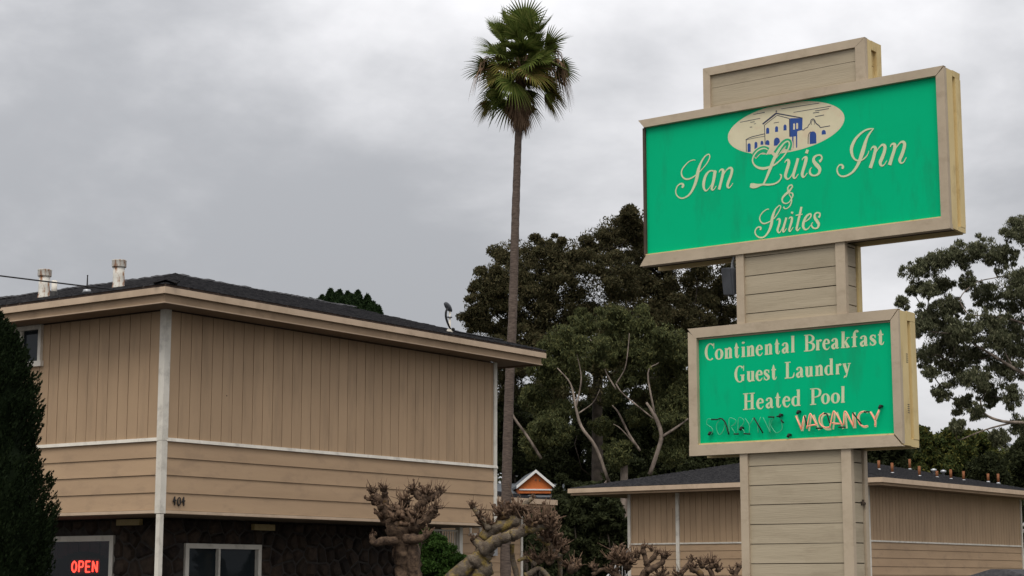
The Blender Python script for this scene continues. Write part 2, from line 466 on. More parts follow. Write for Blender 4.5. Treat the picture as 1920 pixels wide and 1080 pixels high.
# flat lettering and drawing on the sign faces: strokes (u mm, z mm, width mm) from the sign's own centre line and eye height
UPPER_TEXT=[('S',[[(-1102,4472,6),(-1127,4479,8),(-1183,4468,10),(-1240,4427,13),(-1273,4388,15),(-1280,4345,17),(-1261,4304,17),(-1218,4279,18),(-1168,4280,16),(-1118,4298,14),(-1067,4327,11),(-1029,4354,11),(-985,4391,11),(-948,4430,13),(-922,4475,14),(-924,4505,13),(-940,4514,13),(-971,4503,14),(-1002,4475,18),(-1034,4431,24),(-1060,4375,34),(-1077,4317,41),(-1093,4254,38),(-1120,4192,32),(-1158,4132,25),(-1202,4094,20),(-1253,4077,16),(-1291,4079,15),(-1328,4100,14),(-1353,4136,14),(-1355,4174,14),(-1335,4216,14),(-1300,4237,15),(-1272,4234,23),(-1260,4214,29),(-1275,4191,23)]]),('a',[[(-845,4318,11),(-882,4324,15),(-913,4330,15),(-950,4313,23),(-982,4272,32),(-1001,4209,34),(-1001,4155,26),(-978,4120,17),(-947,4132,10),(-909,4175,8),(-881,4236,7)],[(-856,4319,40),(-874,4235,36),(-894,4163,31),(-903,4131,26),(-889,4116,15),(-868,4127,10),(-845,4155,8)]]),('n',[[(-809,4297,9),(-796,4319,13),(-775,4324,23),(-757,4306,34),(-764,4264,33),(-783,4202,32),(-812,4111,32)],[(-764,4242,8),(-730,4296,10),(-693,4324,17),(-662,4325,26),(-649,4299,30),(-661,4249,32),(-686,4199,33),(-705,4154,33),(-704,4124,24),(-688,4114,15),(-667,4127,10),(-640,4158,7)]]),('L',[[(-212,4456,7),(-238,4475,12),(-279,4481,15),(-334,4464,16),(-379,4422,16),(-398,4375,17),(-385,4331,18),(-345,4291,22),(-284,4268,28),(-230,4266,26),(-175,4277,20),(-121,4294,17),(-73,4323,16),(-18,4370,15),(23,4425,16),(45,4476,17),(36,4508,16),(12,4514,16),(-22,4498,18),(-70,4450,26),(-119,4384,36),(-154,4323,38),(-182,4266,37),(-211,4209,32),(-240,4152,24),(-271,4101,18)],[(-254,4098,16),(-309,4094,24),(-357,4091,44),(-397,4097,55),(-432,4106,40)],[(-282,4097,20),(-228,4086,20),(-174,4082,18),(-126,4088,17),(-86,4107,17),(-61,4140,17),(-61,4167,16),(-77,4175,9)]]),('u',[[(-17,4291,8),(-3,4310,12),(20,4316,26),(33,4293,33),(22,4249,36),(0,4192,36),(-11,4151,33),(2,4121,22),(22,4114,15),(49,4131,11),(83,4181,9),(111,4231,9)],[(141,4317,30),(122,4259,32),(101,4202,33),(82,4145,32),(91,4113,18),(111,4116,12),(142,4151,8)]]),('i',[[(186,4290,7),(203,4311,12),(226,4314,30),(235,4298,37),(221,4246,36),(199,4189,34),(185,4143,33),(194,4113,24),(214,4115,12),(244,4146,8)],[(255,4391,30),(240,4354,33)]]),('s',[[(385,4248,29),(401,4257,26),(416,4281,17),(403,4310,17),(370,4317,17),(331,4302,26),(320,4268,33),(342,4229,40),(373,4194,41),(389,4162,34),(374,4123,26),(332,4108,17),(293,4119,20),(274,4148,24),(281,4183,13),(298,4199,7)]]),('I',[[(642,4136,25),(652,4155,25),(637,4178,18),(607,4175,15),(587,4144,15),(589,4104,16),(615,4069,16),(658,4055,18),(707,4062,20),(757,4086,24),(794,4121,28),(826,4167,33),(852,4220,40),(872,4267,45),(892,4321,42),(911,4374,34),(937,4427,25),(969,4467,18),(1007,4502,9)],[(1007,4500,8),(964,4504,16),(910,4496,19),(848,4463,23),(798,4419,30),(766,4367,35),(752,4319,34),(759,4267,28),(779,4224,20),(815,4197,16),(863,4195,14),(906,4217,13),(934,4247,10),(947,4279,6)]]),('n',[[(966,4282,10),(978,4305,14),(1003,4313,25),(1020,4291,34),(1009,4248,34),(989,4183,35),(955,4101,38)],[(1006,4231,9),(1046,4281,11),(1083,4315,18),(1110,4316,28),(1124,4292,33),(1114,4244,35),(1091,4191,38),(1069,4150,37),(1071,4117,25),(1091,4105,16),(1112,4116,11),(1140,4151,8)]]),('n',[[(1180,4284,10),(1193,4307,14),(1217,4312,25),(1231,4294,34),(1224,4250,34),(1197,4181,35),(1167,4102,39)],[(1220,4234,9),(1260,4284,11),(1294,4315,18),(1323,4315,28),(1337,4289,33),(1326,4241,35),(1304,4188,37),(1282,4147,35),(1281,4120,25),(1295,4104,16),(1321,4111,11),(1351,4154,8)]]),('&',[[(19,3975,17),(13,4012,15),(27,4037,15),(54,4046,15),(67,4030,16),(56,4011,17),(25,3980,26),(-15,3956,24),(-46,3929,22),(-57,3901,18),(-44,3872,15),(-11,3859,12),(22,3867,11),(53,3899,12),(70,3932,16),(65,3956,15),(38,3964,11),(28,3947,9),(50,3911,12),(52,3869,15),(34,3829,13),(1,3806,11),(-29,3807,12),(-42,3827,17)]]),('S',[[(-213,3824,8),(-240,3824,11),(-281,3805,12),(-316,3770,13),(-327,3735,15),(-311,3697,15),(-278,3678,15),(-230,3684,13),(-190,3700,12),(-149,3725,12),(-114,3763,12),(-86,3802,12),(-75,3831,12),(-88,3846,12),(-112,3835,13),(-140,3809,18),(-164,3763,28),(-179,3717,32),(-191,3658,33),(-212,3607,29),(-240,3568,22),(-274,3540,18),(-309,3532,17),(-349,3544,15),(-379,3575,15),(-385,3609,15),(-367,3637,15),(-340,3649,16),(-316,3636,22),(-323,3615,20)]]),('u',[[(-126,3693,7),(-112,3706,13),(-92,3699,24),(-93,3665,25),(-108,3624,25),(-119,3590,24),(-109,3564,17),(-89,3565,11),(-58,3612,8),(-37,3664,8)],[(-12,3709,24),(-27,3663,24),(-44,3617,25),(-55,3576,24),(-43,3563,13),(-12,3595,7)]]),('i',[[(17,3690,8),(31,3707,13),(52,3696,25),(46,3654,25),(28,3608,25),(18,3574,22),(30,3560,13),(65,3598,7)],[(62,3761,25),(51,3743,25)]]),('t',[[(166,3800,24),(151,3743,26),(129,3668,26),(111,3604,26),(104,3575,24),(116,3559,15),(147,3585,8)],[(98,3719,11),(137,3720,12),(177,3722,9)]]),('e',[[(188,3637,9),(227,3650,12),(264,3675,16),(275,3704,18),(259,3714,17),(225,3698,24),(195,3654,29),(180,3602,29),(192,3568,22),(215,3556,15),(245,3571,9),(268,3597,7)]]),('s',[[(361,3663,22),(375,3685,18),(373,3708,15),(340,3716,15),(317,3698,21),(319,3663,29),(344,3624,33),(359,3593,29),(345,3562,21),(316,3556,15),(287,3572,17),(278,3602,12),(292,3624,7)]])]
LOWER_TEXT=[('C',[[(-922,2444,22),(-931,2455,17),(-942,2462,13),(-953,2466,11),(-964,2465,11),(-976,2459,15),(-986,2450,19),(-995,2437,24),(-1002,2422,28),(-1007,2404,30),(-1009,2385,32),(-1009,2366,31),(-1006,2347,29),(-1001,2331,26),(-993,2316,22),(-984,2305,17),(-974,2298,13),(-963,2295,11),(-951,2296,11),(-940,2301,15),(-930,2310,19)],[(-913,2469,9),(-914,2412,7)]]),('o',[[(-850,2399,10),(-859,2397,13),(-867,2392,17),(-875,2384,23),(-881,2373,27),(-885,2361,31),(-886,2347,32),(-885,2334,31),(-882,2321,27),(-877,2310,23),(-869,2302,17),(-861,2297,13),(-852,2295,10),(-843,2297,13),(-834,2303,17),(-826,2311,23),(-820,2322,27),(-817,2334,31),(-815,2348,32),(-816,2361,31),(-819,2373,27),(-825,2384,23),(-832,2392,17),(-840,2397,13),(-850,2399,10)]]),('n',[[(-760,2402,32),(-762,2294,32)],[(-784,2298,9),(-738,2298,9)],[(-781,2399,9),(-757,2399,9)],[(-755,2374,10),(-738,2395,15),(-722,2401,22),(-711,2385,30),(-711,2364,32),(-713,2294,32)],[(-735,2298,9),(-690,2299,9)]]),('t',[[(-639,2452,6),(-640,2406,32),(-642,2321,32),(-634,2300,19),(-620,2300,11),(-609,2323,6)],[(-664,2399,13),(-612,2400,13)]]),('i',[[(-556,2403,32),(-558,2295,32)],[(-582,2300,9),(-534,2300,9)],[(-578,2400,9),(-556,2400,9)],[(-555,2456,19),(-555,2445,36),(-555,2435,19)]]),('n',[[(-493,2404,32),(-495,2296,32)],[(-517,2300,9),(-471,2300,9)],[(-514,2400,9),(-490,2400,9)],[(-489,2376,10),(-471,2397,15),(-456,2402,22),(-445,2387,30),(-445,2366,32),(-447,2296,32)],[(-469,2300,9),(-424,2301,9)]]),('e',[[(-391,2359,11),(-334,2360,11)],[(-337,2360,24),(-342,2387,22),(-362,2403,13),(-382,2390,22),(-394,2354,32),(-388,2318,26),(-368,2299,15),(-348,2302,11),(-330,2325,6)]]),('n',[[(-280,2405,32),(-282,2298,32)],[(-304,2302,9),(-259,2302,9)],[(-300,2401,9),(-277,2401,9)],[(-276,2377,10),(-259,2398,15),(-244,2403,22),(-233,2388,30),(-233,2367,32),(-235,2298,32)],[(-256,2302,9),(-213,2303,9)]]),('t',[[(-158,2454,6),(-159,2409,32),(-161,2325,32),(-154,2304,19),(-140,2304,11),(-128,2327,6)],[(-184,2402,13),(-131,2402,13)]]),('a',[[(-91,2378,28),(-83,2397,15),(-63,2404,13),(-47,2396,22),(-43,2375,32),(-44,2324,32),(-36,2305,15),(-19,2310,6)],[(-43,2361,9),(-69,2351,15),(-89,2329,28),(-83,2308,22),(-66,2305,15),(-44,2324,9)]]),('l',[[(28,2471,32),(24,2300,32)],[(2,2304,9),(46,2305,9)],[(9,2467,9),(28,2467,9)]]),('B',[[(188,2468,32),(184,2299,32)],[(158,2464,9),(217,2464,9)],[(188,2464,10),(229,2463,10),(255,2444,22),(260,2426,30),(252,2404,22),(221,2389,10),(186,2387,10)],[(214,2387,10),(253,2372,22),(265,2345,32),(251,2316,22),(218,2303,10),(153,2303,10)]]),('r',[[(312,2404,32),(308,2300,32)],[(289,2304,9),(333,2304,9)],[(294,2401,9),(311,2401,9)],[(315,2374,10),(329,2396,15),(344,2398,24),(351,2389,26)]]),('e',[[(382,2361,11),(439,2361,11)],[(436,2361,24),(432,2388,22),(412,2403,13),(391,2391,22),(379,2355,32),(385,2320,26),(405,2302,15),(425,2305,11),(443,2327,6)]]),('a',[[(474,2378,28),(481,2396,15),(502,2403,13),(518,2395,22),(522,2374,32),(521,2324,32),(529,2306,15),(546,2311,6)],[(522,2361,9),(496,2351,15),(475,2329,28),(481,2309,22),(499,2306,15),(521,2324,9)]]),('k',[[(599,2468,32),(593,2301,32)],[(570,2306,9),(618,2306,9)],[(578,2464,9),(599,2464,9)],[(600,2341,11),(652,2402,11)],[(632,2402,7),(669,2402,7)],[(617,2368,24),(652,2302,32)],[(626,2306,9),(668,2306,9)]]),('f',[[(718,2302,32),(722,2418,32),(726,2445,24),(738,2462,17),(754,2460,22),(760,2448,26)],[(690,2402,11),(752,2402,11)],[(691,2306,9),(747,2307,9)]]),('a',[[(793,2379,28),(801,2397,15),(821,2404,13),(838,2396,22),(842,2376,32),(841,2326,32),(849,2308,15),(867,2313,6)],[(842,2362,9),(815,2352,15),(794,2331,28),(801,2311,22),(818,2308,15),(841,2326,9)]]),('s',[[(947,2379,7),(942,2398,11),(924,2404,13),(906,2394,22),(903,2374,28),(923,2356,32),(942,2338,30),(944,2320,24),(928,2307,13),(910,2307,11),(897,2326,7)],[(951,2406,7),(950,2373,6)],[(894,2340,6),(892,2303,7)]]),('t',[[(1009,2452,6),(1007,2409,32),(1004,2329,32),(1012,2309,19),(1028,2309,11),(1042,2331,6)],[(980,2403,13),(1038,2403,13)]]),('G',[[(-570,2182,21),(-579,2193,17),(-588,2200,13),(-599,2203,10),(-610,2203,11),(-620,2198,14),(-630,2190,18),(-638,2178,23),(-645,2163,27),(-650,2147,29),(-653,2129,31),(-653,2111,31),(-651,2093,29),(-647,2077,26),(-640,2063,22),(-632,2051,18),(-623,2043,14),(-613,2039,11),(-602,2038,11),(-592,2042,13),(-582,2049,17)],[(-557,2206,9),(-558,2151,7)],[(-570,2107,31),(-571,2046,31)],[(-600,2107,9),(-548,2107,9)]]),('u',[[(-499,2141,31),(-501,2063,31),(-492,2043,20),(-477,2041,15),(-454,2063,9)],[(-450,2141,31),(-453,2036,31)],[(-520,2138,9),(-499,2138,9)],[(-473,2138,9),(-450,2138,9)],[(-453,2040,9),(-428,2040,9)]]),('e',[[(-400,2097,11),(-342,2097,11)],[(-345,2097,24),(-350,2125,22),(-370,2140,13),(-391,2128,22),(-403,2092,31),(-397,2057,26),(-377,2038,15),(-356,2042,11),(-338,2064,6)]]),('s',[[(-263,2115,7),(-268,2133,11),(-286,2140,13),(-304,2130,22),(-306,2109,28),(-287,2091,31),(-268,2072,29),(-266,2054,24),(-281,2040,13),(-299,2040,11),(-313,2060,7)],[(-259,2142,7),(-260,2108,6)],[(-316,2074,6),(-317,2037,7)]]),('t',[[(-204,2189,6),(-205,2145,31),(-207,2062,31),(-199,2042,18),(-185,2042,11),(-173,2064,6)],[(-230,2138,13),(-176,2138,13)]]),('L',[[(-42,2206,31),(-46,2038,31)],[(-72,2202,9),(-5,2202,9)],[(-76,2042,10),(3,2042,10),(24,2055,17),(35,2092,6)]]),('a',[[(67,2115,28),(74,2134,15),(95,2140,13),(111,2132,22),(116,2112,31),(115,2062,31),(123,2044,15),(140,2049,6)],[(116,2099,9),(89,2089,15),(68,2067,28),(75,2047,22),(92,2044,15),(115,2062,9)]]),('u',[[(181,2142,31),(179,2066,31),(188,2046,20),(201,2044,15),(224,2066,9)],[(228,2142,31),(225,2039,31)],[(161,2139,9),(181,2139,9)],[(206,2139,9),(228,2139,9)],[(225,2043,9),(248,2044,9)]]),('n',[[(296,2142,31),(293,2040,31)],[(271,2044,9),(316,2044,9)],[(275,2139,9),(299,2139,9)],[(300,2116,10),(317,2136,15),(332,2141,22),(343,2126,29),(343,2106,31),(341,2040,31)],[(319,2044,9),(363,2044,9)]]),('d',[[(439,2130,17),(432,2134,13),(424,2136,10),(417,2134,13),(409,2130,17),(403,2122,22),(398,2113,27),(394,2102,30),(393,2090,31),(394,2078,30),(396,2067,27),(401,2057,22),(407,2050,17),(414,2045,13),(421,2044,10),(429,2045,13),(437,2050,17)],[(441,2126,11),(452,2115,9)],[(438,2049,11),(450,2063,9)],[(459,2205,31),(454,2040,31)],[(438,2201,9),(459,2201,9)],[(454,2045,9),(478,2045,9)]]),('r',[[(525,2143,31),(522,2041,31)],[(503,2045,9),(545,2045,9)],[(508,2139,9),(525,2140,9)],[(528,2113,10),(541,2135,15),(555,2137,24),(562,2128,26)]]),('y',[[(600,2140,31),(628,2051,28)],[(659,2140,11),(623,2028,13),(610,2008,15)],[(605,2008,18),(596,2013,29)],[(583,2140,9),(623,2140,9)],[(639,2140,9),(674,2140,9)]]),('H',[[(-537,1914,31),(-541,1744,31)],[(-462,1914,31),(-466,1744,31)],[(-539,1830,11),(-464,1831,11)],[(-569,1910,9),(-505,1910,9)],[(-572,1748,9),(-509,1748,9)],[(-495,1910,9),(-430,1910,9)],[(-499,1748,9),(-434,1749,9)]]),('e',[[(-397,1806,11),(-337,1806,11)],[(-339,1806,24),(-344,1833,22),(-366,1848,13),(-388,1836,22),(-400,1801,31),(-394,1765,26),(-372,1747,15),(-351,1750,11),(-332,1772,6)]]),('a',[[(-293,1823,28),(-285,1842,15),(-263,1849,13),(-246,1841,22),(-241,1820,31),(-242,1770,31),(-233,1751,15),(-215,1757,6)],[(-241,1807,9),(-269,1797,15),(-291,1774,28),(-284,1754,22),(-266,1751,15),(-242,1770,9)]]),('t',[[(-163,1898,6),(-164,1854,31),(-167,1772,31),(-158,1752,18),(-142,1752,11),(-128,1774,6)],[(-193,1848,13),(-132,1848,13)]]),('e',[[(-92,1808,11),(-28,1808,11)],[(-30,1808,24),(-36,1835,22),(-59,1850,13),(-82,1838,22),(-95,1803,31),(-88,1768,26),(-66,1749,15),(-43,1753,11),(-23,1775,6)]]),('d',[[(57,1839,17),(49,1844,13),(41,1845,10),(33,1844,13),(25,1839,17),(19,1832,22),(13,1822,27),(10,1811,30),(9,1798,31),(9,1786,30),(12,1775,27),(17,1765,22),(23,1758,17),(31,1753,13),(39,1752,10),(47,1754,13),(55,1758,17)],[(59,1835,11),(70,1824,9)],[(57,1757,11),(69,1772,9)],[(78,1916,31),(73,1749,31)],[(56,1911,9),(78,1912,9)],[(73,1753,9),(98,1753,9)]]),('P',[[(243,1916,31),(238,1750,31)],[(206,1754,9),(274,1755,9)],[(211,1912,9),(259,1912,9)],[(243,1912,10),(288,1911,10),(318,1895,22),(323,1872,29),(314,1845,22),(280,1828,10),(240,1827,10)]]),('o',[[(382,1851,10),(373,1850,13),(365,1845,17),(358,1837,22),(352,1827,27),(348,1815,30),(347,1802,31),(348,1790,30),(351,1778,27),(356,1768,22),(363,1760,17),(371,1755,13),(379,1754,10),(388,1756,13),(396,1761,17),(404,1768,22),(409,1778,27),(413,1790,30),(415,1803,31),(414,1815,30),(411,1827,27),(406,1837,22),(399,1845,17),(391,1850,13),(382,1851,10)]]),('o',[[(493,1852,10),(484,1850,13),(476,1845,17),(468,1838,22),(462,1827,27),(459,1816,30),(457,1803,31),(458,1791,30),(461,1779,27),(466,1769,22),(473,1761,17),(481,1756,13),(490,1755,10),(499,1757,13),(508,1761,17),(516,1769,22),(521,1779,27),(525,1791,30),(527,1804,31),(526,1816,30),(523,1828,27),(518,1838,22),(511,1845,17),(502,1850,13),(493,1852,10)]]),('l',[[(579,1917,31),(573,1753,31)],[(552,1757,9),(595,1757,9)],[(560,1913,9),(579,1913,9)]])]
VACANCY=[('V',[[(48,1653,22),(108,1493,22)],[(149,1650,22),(112,1493,22)]]),('A',[[(216,1649,19),(186,1489,19)],[(242,1648,20),(302,1493,20)],[(199,1546,15),(287,1545,15)]]),('C',[[(430,1640,20),(385,1649,20),(345,1631,20),(330,1585,22),(343,1532,21),(381,1498,20),(436,1495,20)]]),('A',[[(482,1660,19),(458,1491,19)],[(505,1659,20),(569,1490,20)],[(466,1545,15),(543,1544,15)]]),('N',[[(597,1649,20),(608,1493,20)],[(605,1648,23),(693,1494,23)],[(701,1648,19),(703,1491,21)]]),('C',[[(848,1640,17),(794,1651,19),(752,1627,21),(744,1578,21),(760,1528,20),(800,1497,19),(844,1503,17)]]),('Y',[[(875,1643,22),(922,1559,23),(920,1492,23)],[(968,1653,21),(926,1559,21)]])]
EMBLEM={'oval': [-5,4663,689,265],'lines': [[(-268,4744,17),(-104,4835,20)],[(-247,4730,7),(-98,4810,7)],[(-104,4835,14),(205,4736,10)],[(-96,4813,7),(51,4755,8)],[(-247,4730,8),(-243,4519,8)],[(52,4754,12),(50,4561,12)],[(-477,4605,8),(-409,4625,8),(-250,4636,8)],[(-469,4604,5),(-351,4610,5),(-250,4610,5)],[(-470,4604,8),(-471,4476,8)],[(-101,4868,8),(-102,4838,8)],[(-111,4859,7),(-90,4855,7)],[(197,4610,10),(221,4607,10)],[(221,4607,8),(232,4623,8),(260,4628,8),(271,4650,8),(292,4665,8),(301,4696,8),(325,4708,10),(345,4689,10),(356,4659,10),(395,4624,10),(404,4604,8)],[(404,4604,8),(518,4605,8)],[(307,4648,5),(307,4681,5),(325,4692,5),(340,4676,5),(338,4643,5)],[(261,4452,8),(268,4547,8),(297,4576,8)],[(-45,4873,6),(402,4864,6)],[(101,4813,6),(536,4810,6)],[(352,4788,7),(511,4788,7)],[(327,4770,7),(399,4768,7)],[(350,4728,7),(454,4730,7)],[(-378,4866,5),(-240,4868,8)],[(-540,4806,5),(-296,4811,7)],[(-414,4786,6),(-363,4785,6)],[(-372,4762,5),(-347,4762,5)],[(-423,4734,7),(-394,4733,7)],[(-135,4736,6),(-73,4736,6)]],'fill': [[(59,4757),(205,4736),(197,4611),(140,4606),(136,4554),(53,4557)],[(78,4568),(94,4566),(89,4432),(74,4432)],[(122,4569),(138,4567),(133,4433),(120,4430)],[(-229,4633),(-228,4681),(-225,4690),(-218,4696),(-209,4698),(-200,4694),(-194,4685),(-191,4675),(-192,4631)],[(-122,4636),(-121,4680),(-118,4689),(-112,4695),(-103,4696),(-94,4693),(-88,4685),(-86,4675),(-87,4634)],[(-22,4637),(-21,4683),(-18,4692),(-12,4698),(-2,4700),(6,4696),(13,4687),(15,4677),(14,4635)],[(-457,4469),(-456,4545),(-453,4555),(-446,4561),(-436,4563),(-426,4558),(-419,4550),(-417,4539),(-419,4467)],[(-373,4489),(-371,4549),(-369,4558),(-362,4564),(-353,4566),(-345,4562),(-338,4554),(-336,4544),(-338,4488)],[(-298,4524),(-298,4551),(-295,4559),(-289,4565),(-281,4566),(-272,4562),(-267,4555),(-265,4546),(-265,4522)],[(-238,4509),(-237,4543),(-234,4554),(-225,4562),(-214,4564),(-203,4559),(-195,4549),(-192,4536),(-193,4507)],[(279,4448),(282,4541),(287,4561),(302,4575),(321,4577),(340,4569),(354,4551),(358,4529),(356,4444)],[(420,4527),(421,4551),(424,4563),(433,4572),(445,4573),(457,4568),(465,4557),(468,4543),(468,4524)],[(-140,4491),(-138,4541),(-133,4560),(-120,4572),(-102,4575),(-85,4567),(-72,4551),(-68,4531),(-69,4487)]],'white': [[(92,4629),(94,4684),(95,4690),(99,4694),(105,4694),(110,4692),(113,4687),(115,4681),(113,4628)],[(128,4631),(129,4684),(131,4690),(135,4693),(140,4694),(146,4692),(149,4687),(151,4681),(149,4630)]],'back': [[(-212,4447,69),(-238,4463,69),(-279,4472,69),(-334,4455,69),(-380,4416,69)],[(-118,4403,69),(-70,4456,69),(-22,4498,69),(12,4511,69),(35,4502,69),(41,4471,69),(23,4425,69)]],'rim': [[(-192,4431,89),(-221,4465,89),(-279,4475,89),(-334,4455,89),(-386,4417,89)],[(-146,4382,89),(-70,4456,89),(-22,4498,89),(12,4511,89),(35,4502,89),(41,4471,89),(40,4422,89)]]}
NEON={'tubes': [[(64,1645),(123,1502)],[(123,1502),(158,1641)],[(185,1509),(220,1645),(243,1642),(296,1543)],[(194,1533),(302,1548)],[(384,1657),(338,1626),(328,1577),(352,1530),(396,1511),(435,1511)],[(443,1506),(484,1654),(512,1650),(585,1523)],[(470,1552),(553,1540)],[(599,1523),(608,1647),(639,1640),(705,1502)],[(705,1502),(702,1642)],[(825,1647),(781,1637),(755,1589),(772,1529),(809,1502),(858,1502)],[(892,1641),(938,1555),(938,1496)],[(938,1560),(987,1655)]],'blk': [[(164,1640),(189,1544)],[(290,1508),(362,1505)],[(384,1650),(414,1645),(430,1606),(445,1551)],[(540,1506),(618,1502)],[(699,1644),(746,1585),(793,1523)],[(824,1642),(884,1641)],[(-931,1660),(-859,1656)],[(-852,1660),(-804,1661),(-757,1609),(-723,1493)],[(-663,1496),(-604,1493)],[(-544,1494),(-468,1486)],[(-422,1654),(-318,1489)],[(-252,1650),(-183,1646)],[(-154,1649),(-107,1655)],[(-108,1614),(-75,1579)]],'ele': [(85,1676),(993,1679),(-962,1511),(-122,1653),(-30,1445),(-585,1543)],'glass': [[(-931,1660),(-968,1670),(-993,1648),(-987,1611),(-945,1582),(-921,1550),(-941,1509),(-977,1513)],[(-828,1652),(-865,1620),(-876,1568),(-853,1505),(-819,1508),(-782,1564),(-778,1621)],[(-723,1493),(-720,1654),(-666,1654),(-639,1629),(-661,1594),(-698,1575),(-669,1527),(-654,1495)],[(-622,1488),(-609,1651),(-570,1654),(-544,1624),(-566,1581),(-590,1562),(-555,1532),(-538,1497)],[(-529,1652),(-483,1580),(-485,1497)],[(-428,1652),(-480,1580)],[(-379,1497),(-383,1569),(-346,1655)],[(-317,1648),(-261,1538),(-245,1496)],[(-236,1490),(-248,1588),(-230,1628)],[(-188,1644),(-231,1582),(-215,1535),(-175,1487),(-135,1491),(-99,1529),(-108,1612)]]}

# ================================================================== ground
def ground_z(x, y):
    def sm(a, b, t):
        t = min(1, max(0, (t - a) / (b - a)))
        return t * t * (3 - 2 * t)
    z = -0.9 * sm(30, 48, y)
    z += 4.0 * sm(92, 150, y + 0.25 * x)
    z += 3 * sm(150, 420, y)
    return z

def build_ground():
    xs = [-900, -500, -300, -180, -110, -70, -45, -30, -20, -12, -6, 0, 6, 12, 20, 30, 45, 70, 110, 180, 300, 500, 900]
    ys = [-300, -120, -50, -20, 0, 10, 20, 26, 30, 33, 36, 39, 42, 45, 48, 52, 60, 70, 80, 92, 100, 110, 120, 130, 140, 150, 170, 200, 240, 280, 320, 360, 420, 600, 1200]
    vs = [(x, y, ground_z(x, y)) for y in ys for x in xs]
    n = len(xs)
    fs = [(j * n + i, j * n + i + 1, (j + 1) * n + i + 1, (j + 1) * n + i) for j in range(len(ys) - 1) for i in range(n - 1)]
    m = MB(); m.v, m.f = vs, fs
    o = m.build('ground', M_ground, smooth=True)
    o['kind'] = 'structure'
    # planted slope behind the wings
    vs = [(x, y, ground_z(x, y) + 0.02) for y in ys if y >= 60 for x in xs]
    k = sum(1 for y in ys if y >= 60)
    m = MB(); m.v = vs
    m.f = [(j * n + i, j * n + i + 1, (j + 1) * n + i + 1, (j + 1) * n + i) for j in range(k - 1) for i in range(n - 1)]
    o = m.build('hillside', M_dirt, smooth=True)
    o['kind'] = 'structure'
build_ground()

# ================================================================== the motel sign
SIGN = empty('motel_sign', (2.8237, 18.5, 0), R(-37.46),
             'tall tan roadside motel sign with green faces, script lettering and an oval emblem', 'sign')
E_ = EYE
D_ = 0.375

def strip(mb, pts, y, dy=0.0, k=6, smoothed=True):
    """one flat brush stroke: pts = (u mm, z mm, width mm) on the face of the sign"""
    P = spline(pts, k) if smoothed else [np.array(p, float) for p in pts]
    n = len(P)
    A, B = [], []
    for i in range(n):
        d = P[min(i + 1, n - 1)][:2] - P[max(i - 1, 0)][:2]
        l = math.hypot(*d) or 1
        nx, nz = -d[1] / l, d[0] / l
        w = P[i][2] / 2
        yy = y - dy * i / max(1, n - 1)
        A.append(((P[i][0] + nx * w) / 1000, yy, (P[i][1] + nz * w) / 1000 + E_))
        B.append(((P[i][0] - nx * w) / 1000, yy, (P[i][1] - nz * w) / 1000 + E_))
    b = len(mb.v)
    mb.v += A + B
    mb.f += [(b + i, b + i + 1, b + n + i + 1, b + n + i) for i in range(n - 1)]

def flat_poly(mb, pts, y):
    b = len(mb.v)
    mb.v += [(p[0] / 1000, y, p[1] / 1000 + E_) for p in pts]
    mb.f.append(tuple(range(b, b + len(pts))))

def frame_rail(name, u0, u1, z0, z1, y0, y1, mat, miter=(0, 0, 0, 0), parent=SIGN):
    """a frame board; miter = shortening of (lower-left, lower-right, upper-left, upper-right) ends"""
    a, b, c, d = miter
    m = MB()
    m.hexa([(u0 + a, y0, z0 + E_), (u1 - b, y0, z0 + E_), (u1 - b, y1, z0 + E_), (u0 + a, y1, z0 + E_),
            (u0 + c, y0, z1 + E_), (u1 - d, y0, z1 + E_), (u1 - d, y1, z1 + E_), (u0 + c, y1, z1 + E_)])
    return m.build(name, mat, parent)

def stile(name, u0, u1, z0, z1, y0, y1, mat, top=(0, 0), bot=(0, 0), parent=SIGN):
    """an upright frame board; top/bot = how much lower/higher its left and right edges end (mitre)"""
    m = MB()
    m.hexa([(u0, y0, z0 + bot[0] + E_), (u1, y0, z0 + bot[1] + E_), (u1, y1, z0 + bot[1] + E_), (u0, y1, z0 + bot[0] + E_),
            (u0, y0, z1 - top[0] + E_), (u1, y0, z1 - top[1] + E_), (u1, y1, z1 - top[1] + E_), (u0, y1, z1 - top[0] + E_)])
    return m.build(name, mat, parent)

def side_frame(u, z0, z1, y0=0.036, recess=0.03, slots=None, end=0.07, cut=False):
    """the narrow right-hand end of a box: two upright boards, cross pieces and a recessed strip"""
    yb0, yb1 = y0, D_
    w = yb1 - yb0
    f1 = yb0 + w * 0.47
    b0 = yb0 + w * 0.66
    o1 = MB().box(u - 0.035, u - 0.002, yb0, f1, z0 + E_ + 0.012, z1 + E_ - 0.012, 0.002).build('end_board', M_syellow, SIGN)
    MB().box(u - 0.035, u + 0.002, b0, yb1, z0 + E_ + (0.055 if not cut else 0.08), z1 + E_ - end, 0.002).build('end_board', M_syellow, SIGN)
    MB().box(u - 0.05, u - recess, f1, b0, z0 + E_ + 0.03, z1 + E_ - 0.03).build('end_recess', M_syellow, SIGN)
    MB().box(u - 0.035, u + 0.001, f1 + 0.002, yb1 - 0.002, z1 + E_ - end + 0.004, z1 + E_ - 0.004, 0.002).build('end_cross_piece', M_syellow, SIGN)
    MB().box(u - 0.035, u + 0.001, f1 + 0.002, yb1 - 0.002, z0 + E_ + 0.004, z0 + E_ + (0.05 if not cut else 0.075), 0.002).build('end_cross_piece', M_syellow, SIGN)
    if slots:
        for zc in slots:
            for i in range(5):
                s = MB().box(u - 0.004, u + 0.0005, f1 - 0.052, f1 - 0.012, zc + E_ + i * 0.02, zc + E_ + i * 0.02 + 0.008)
                s.build('vent_slot', M_black, o1)

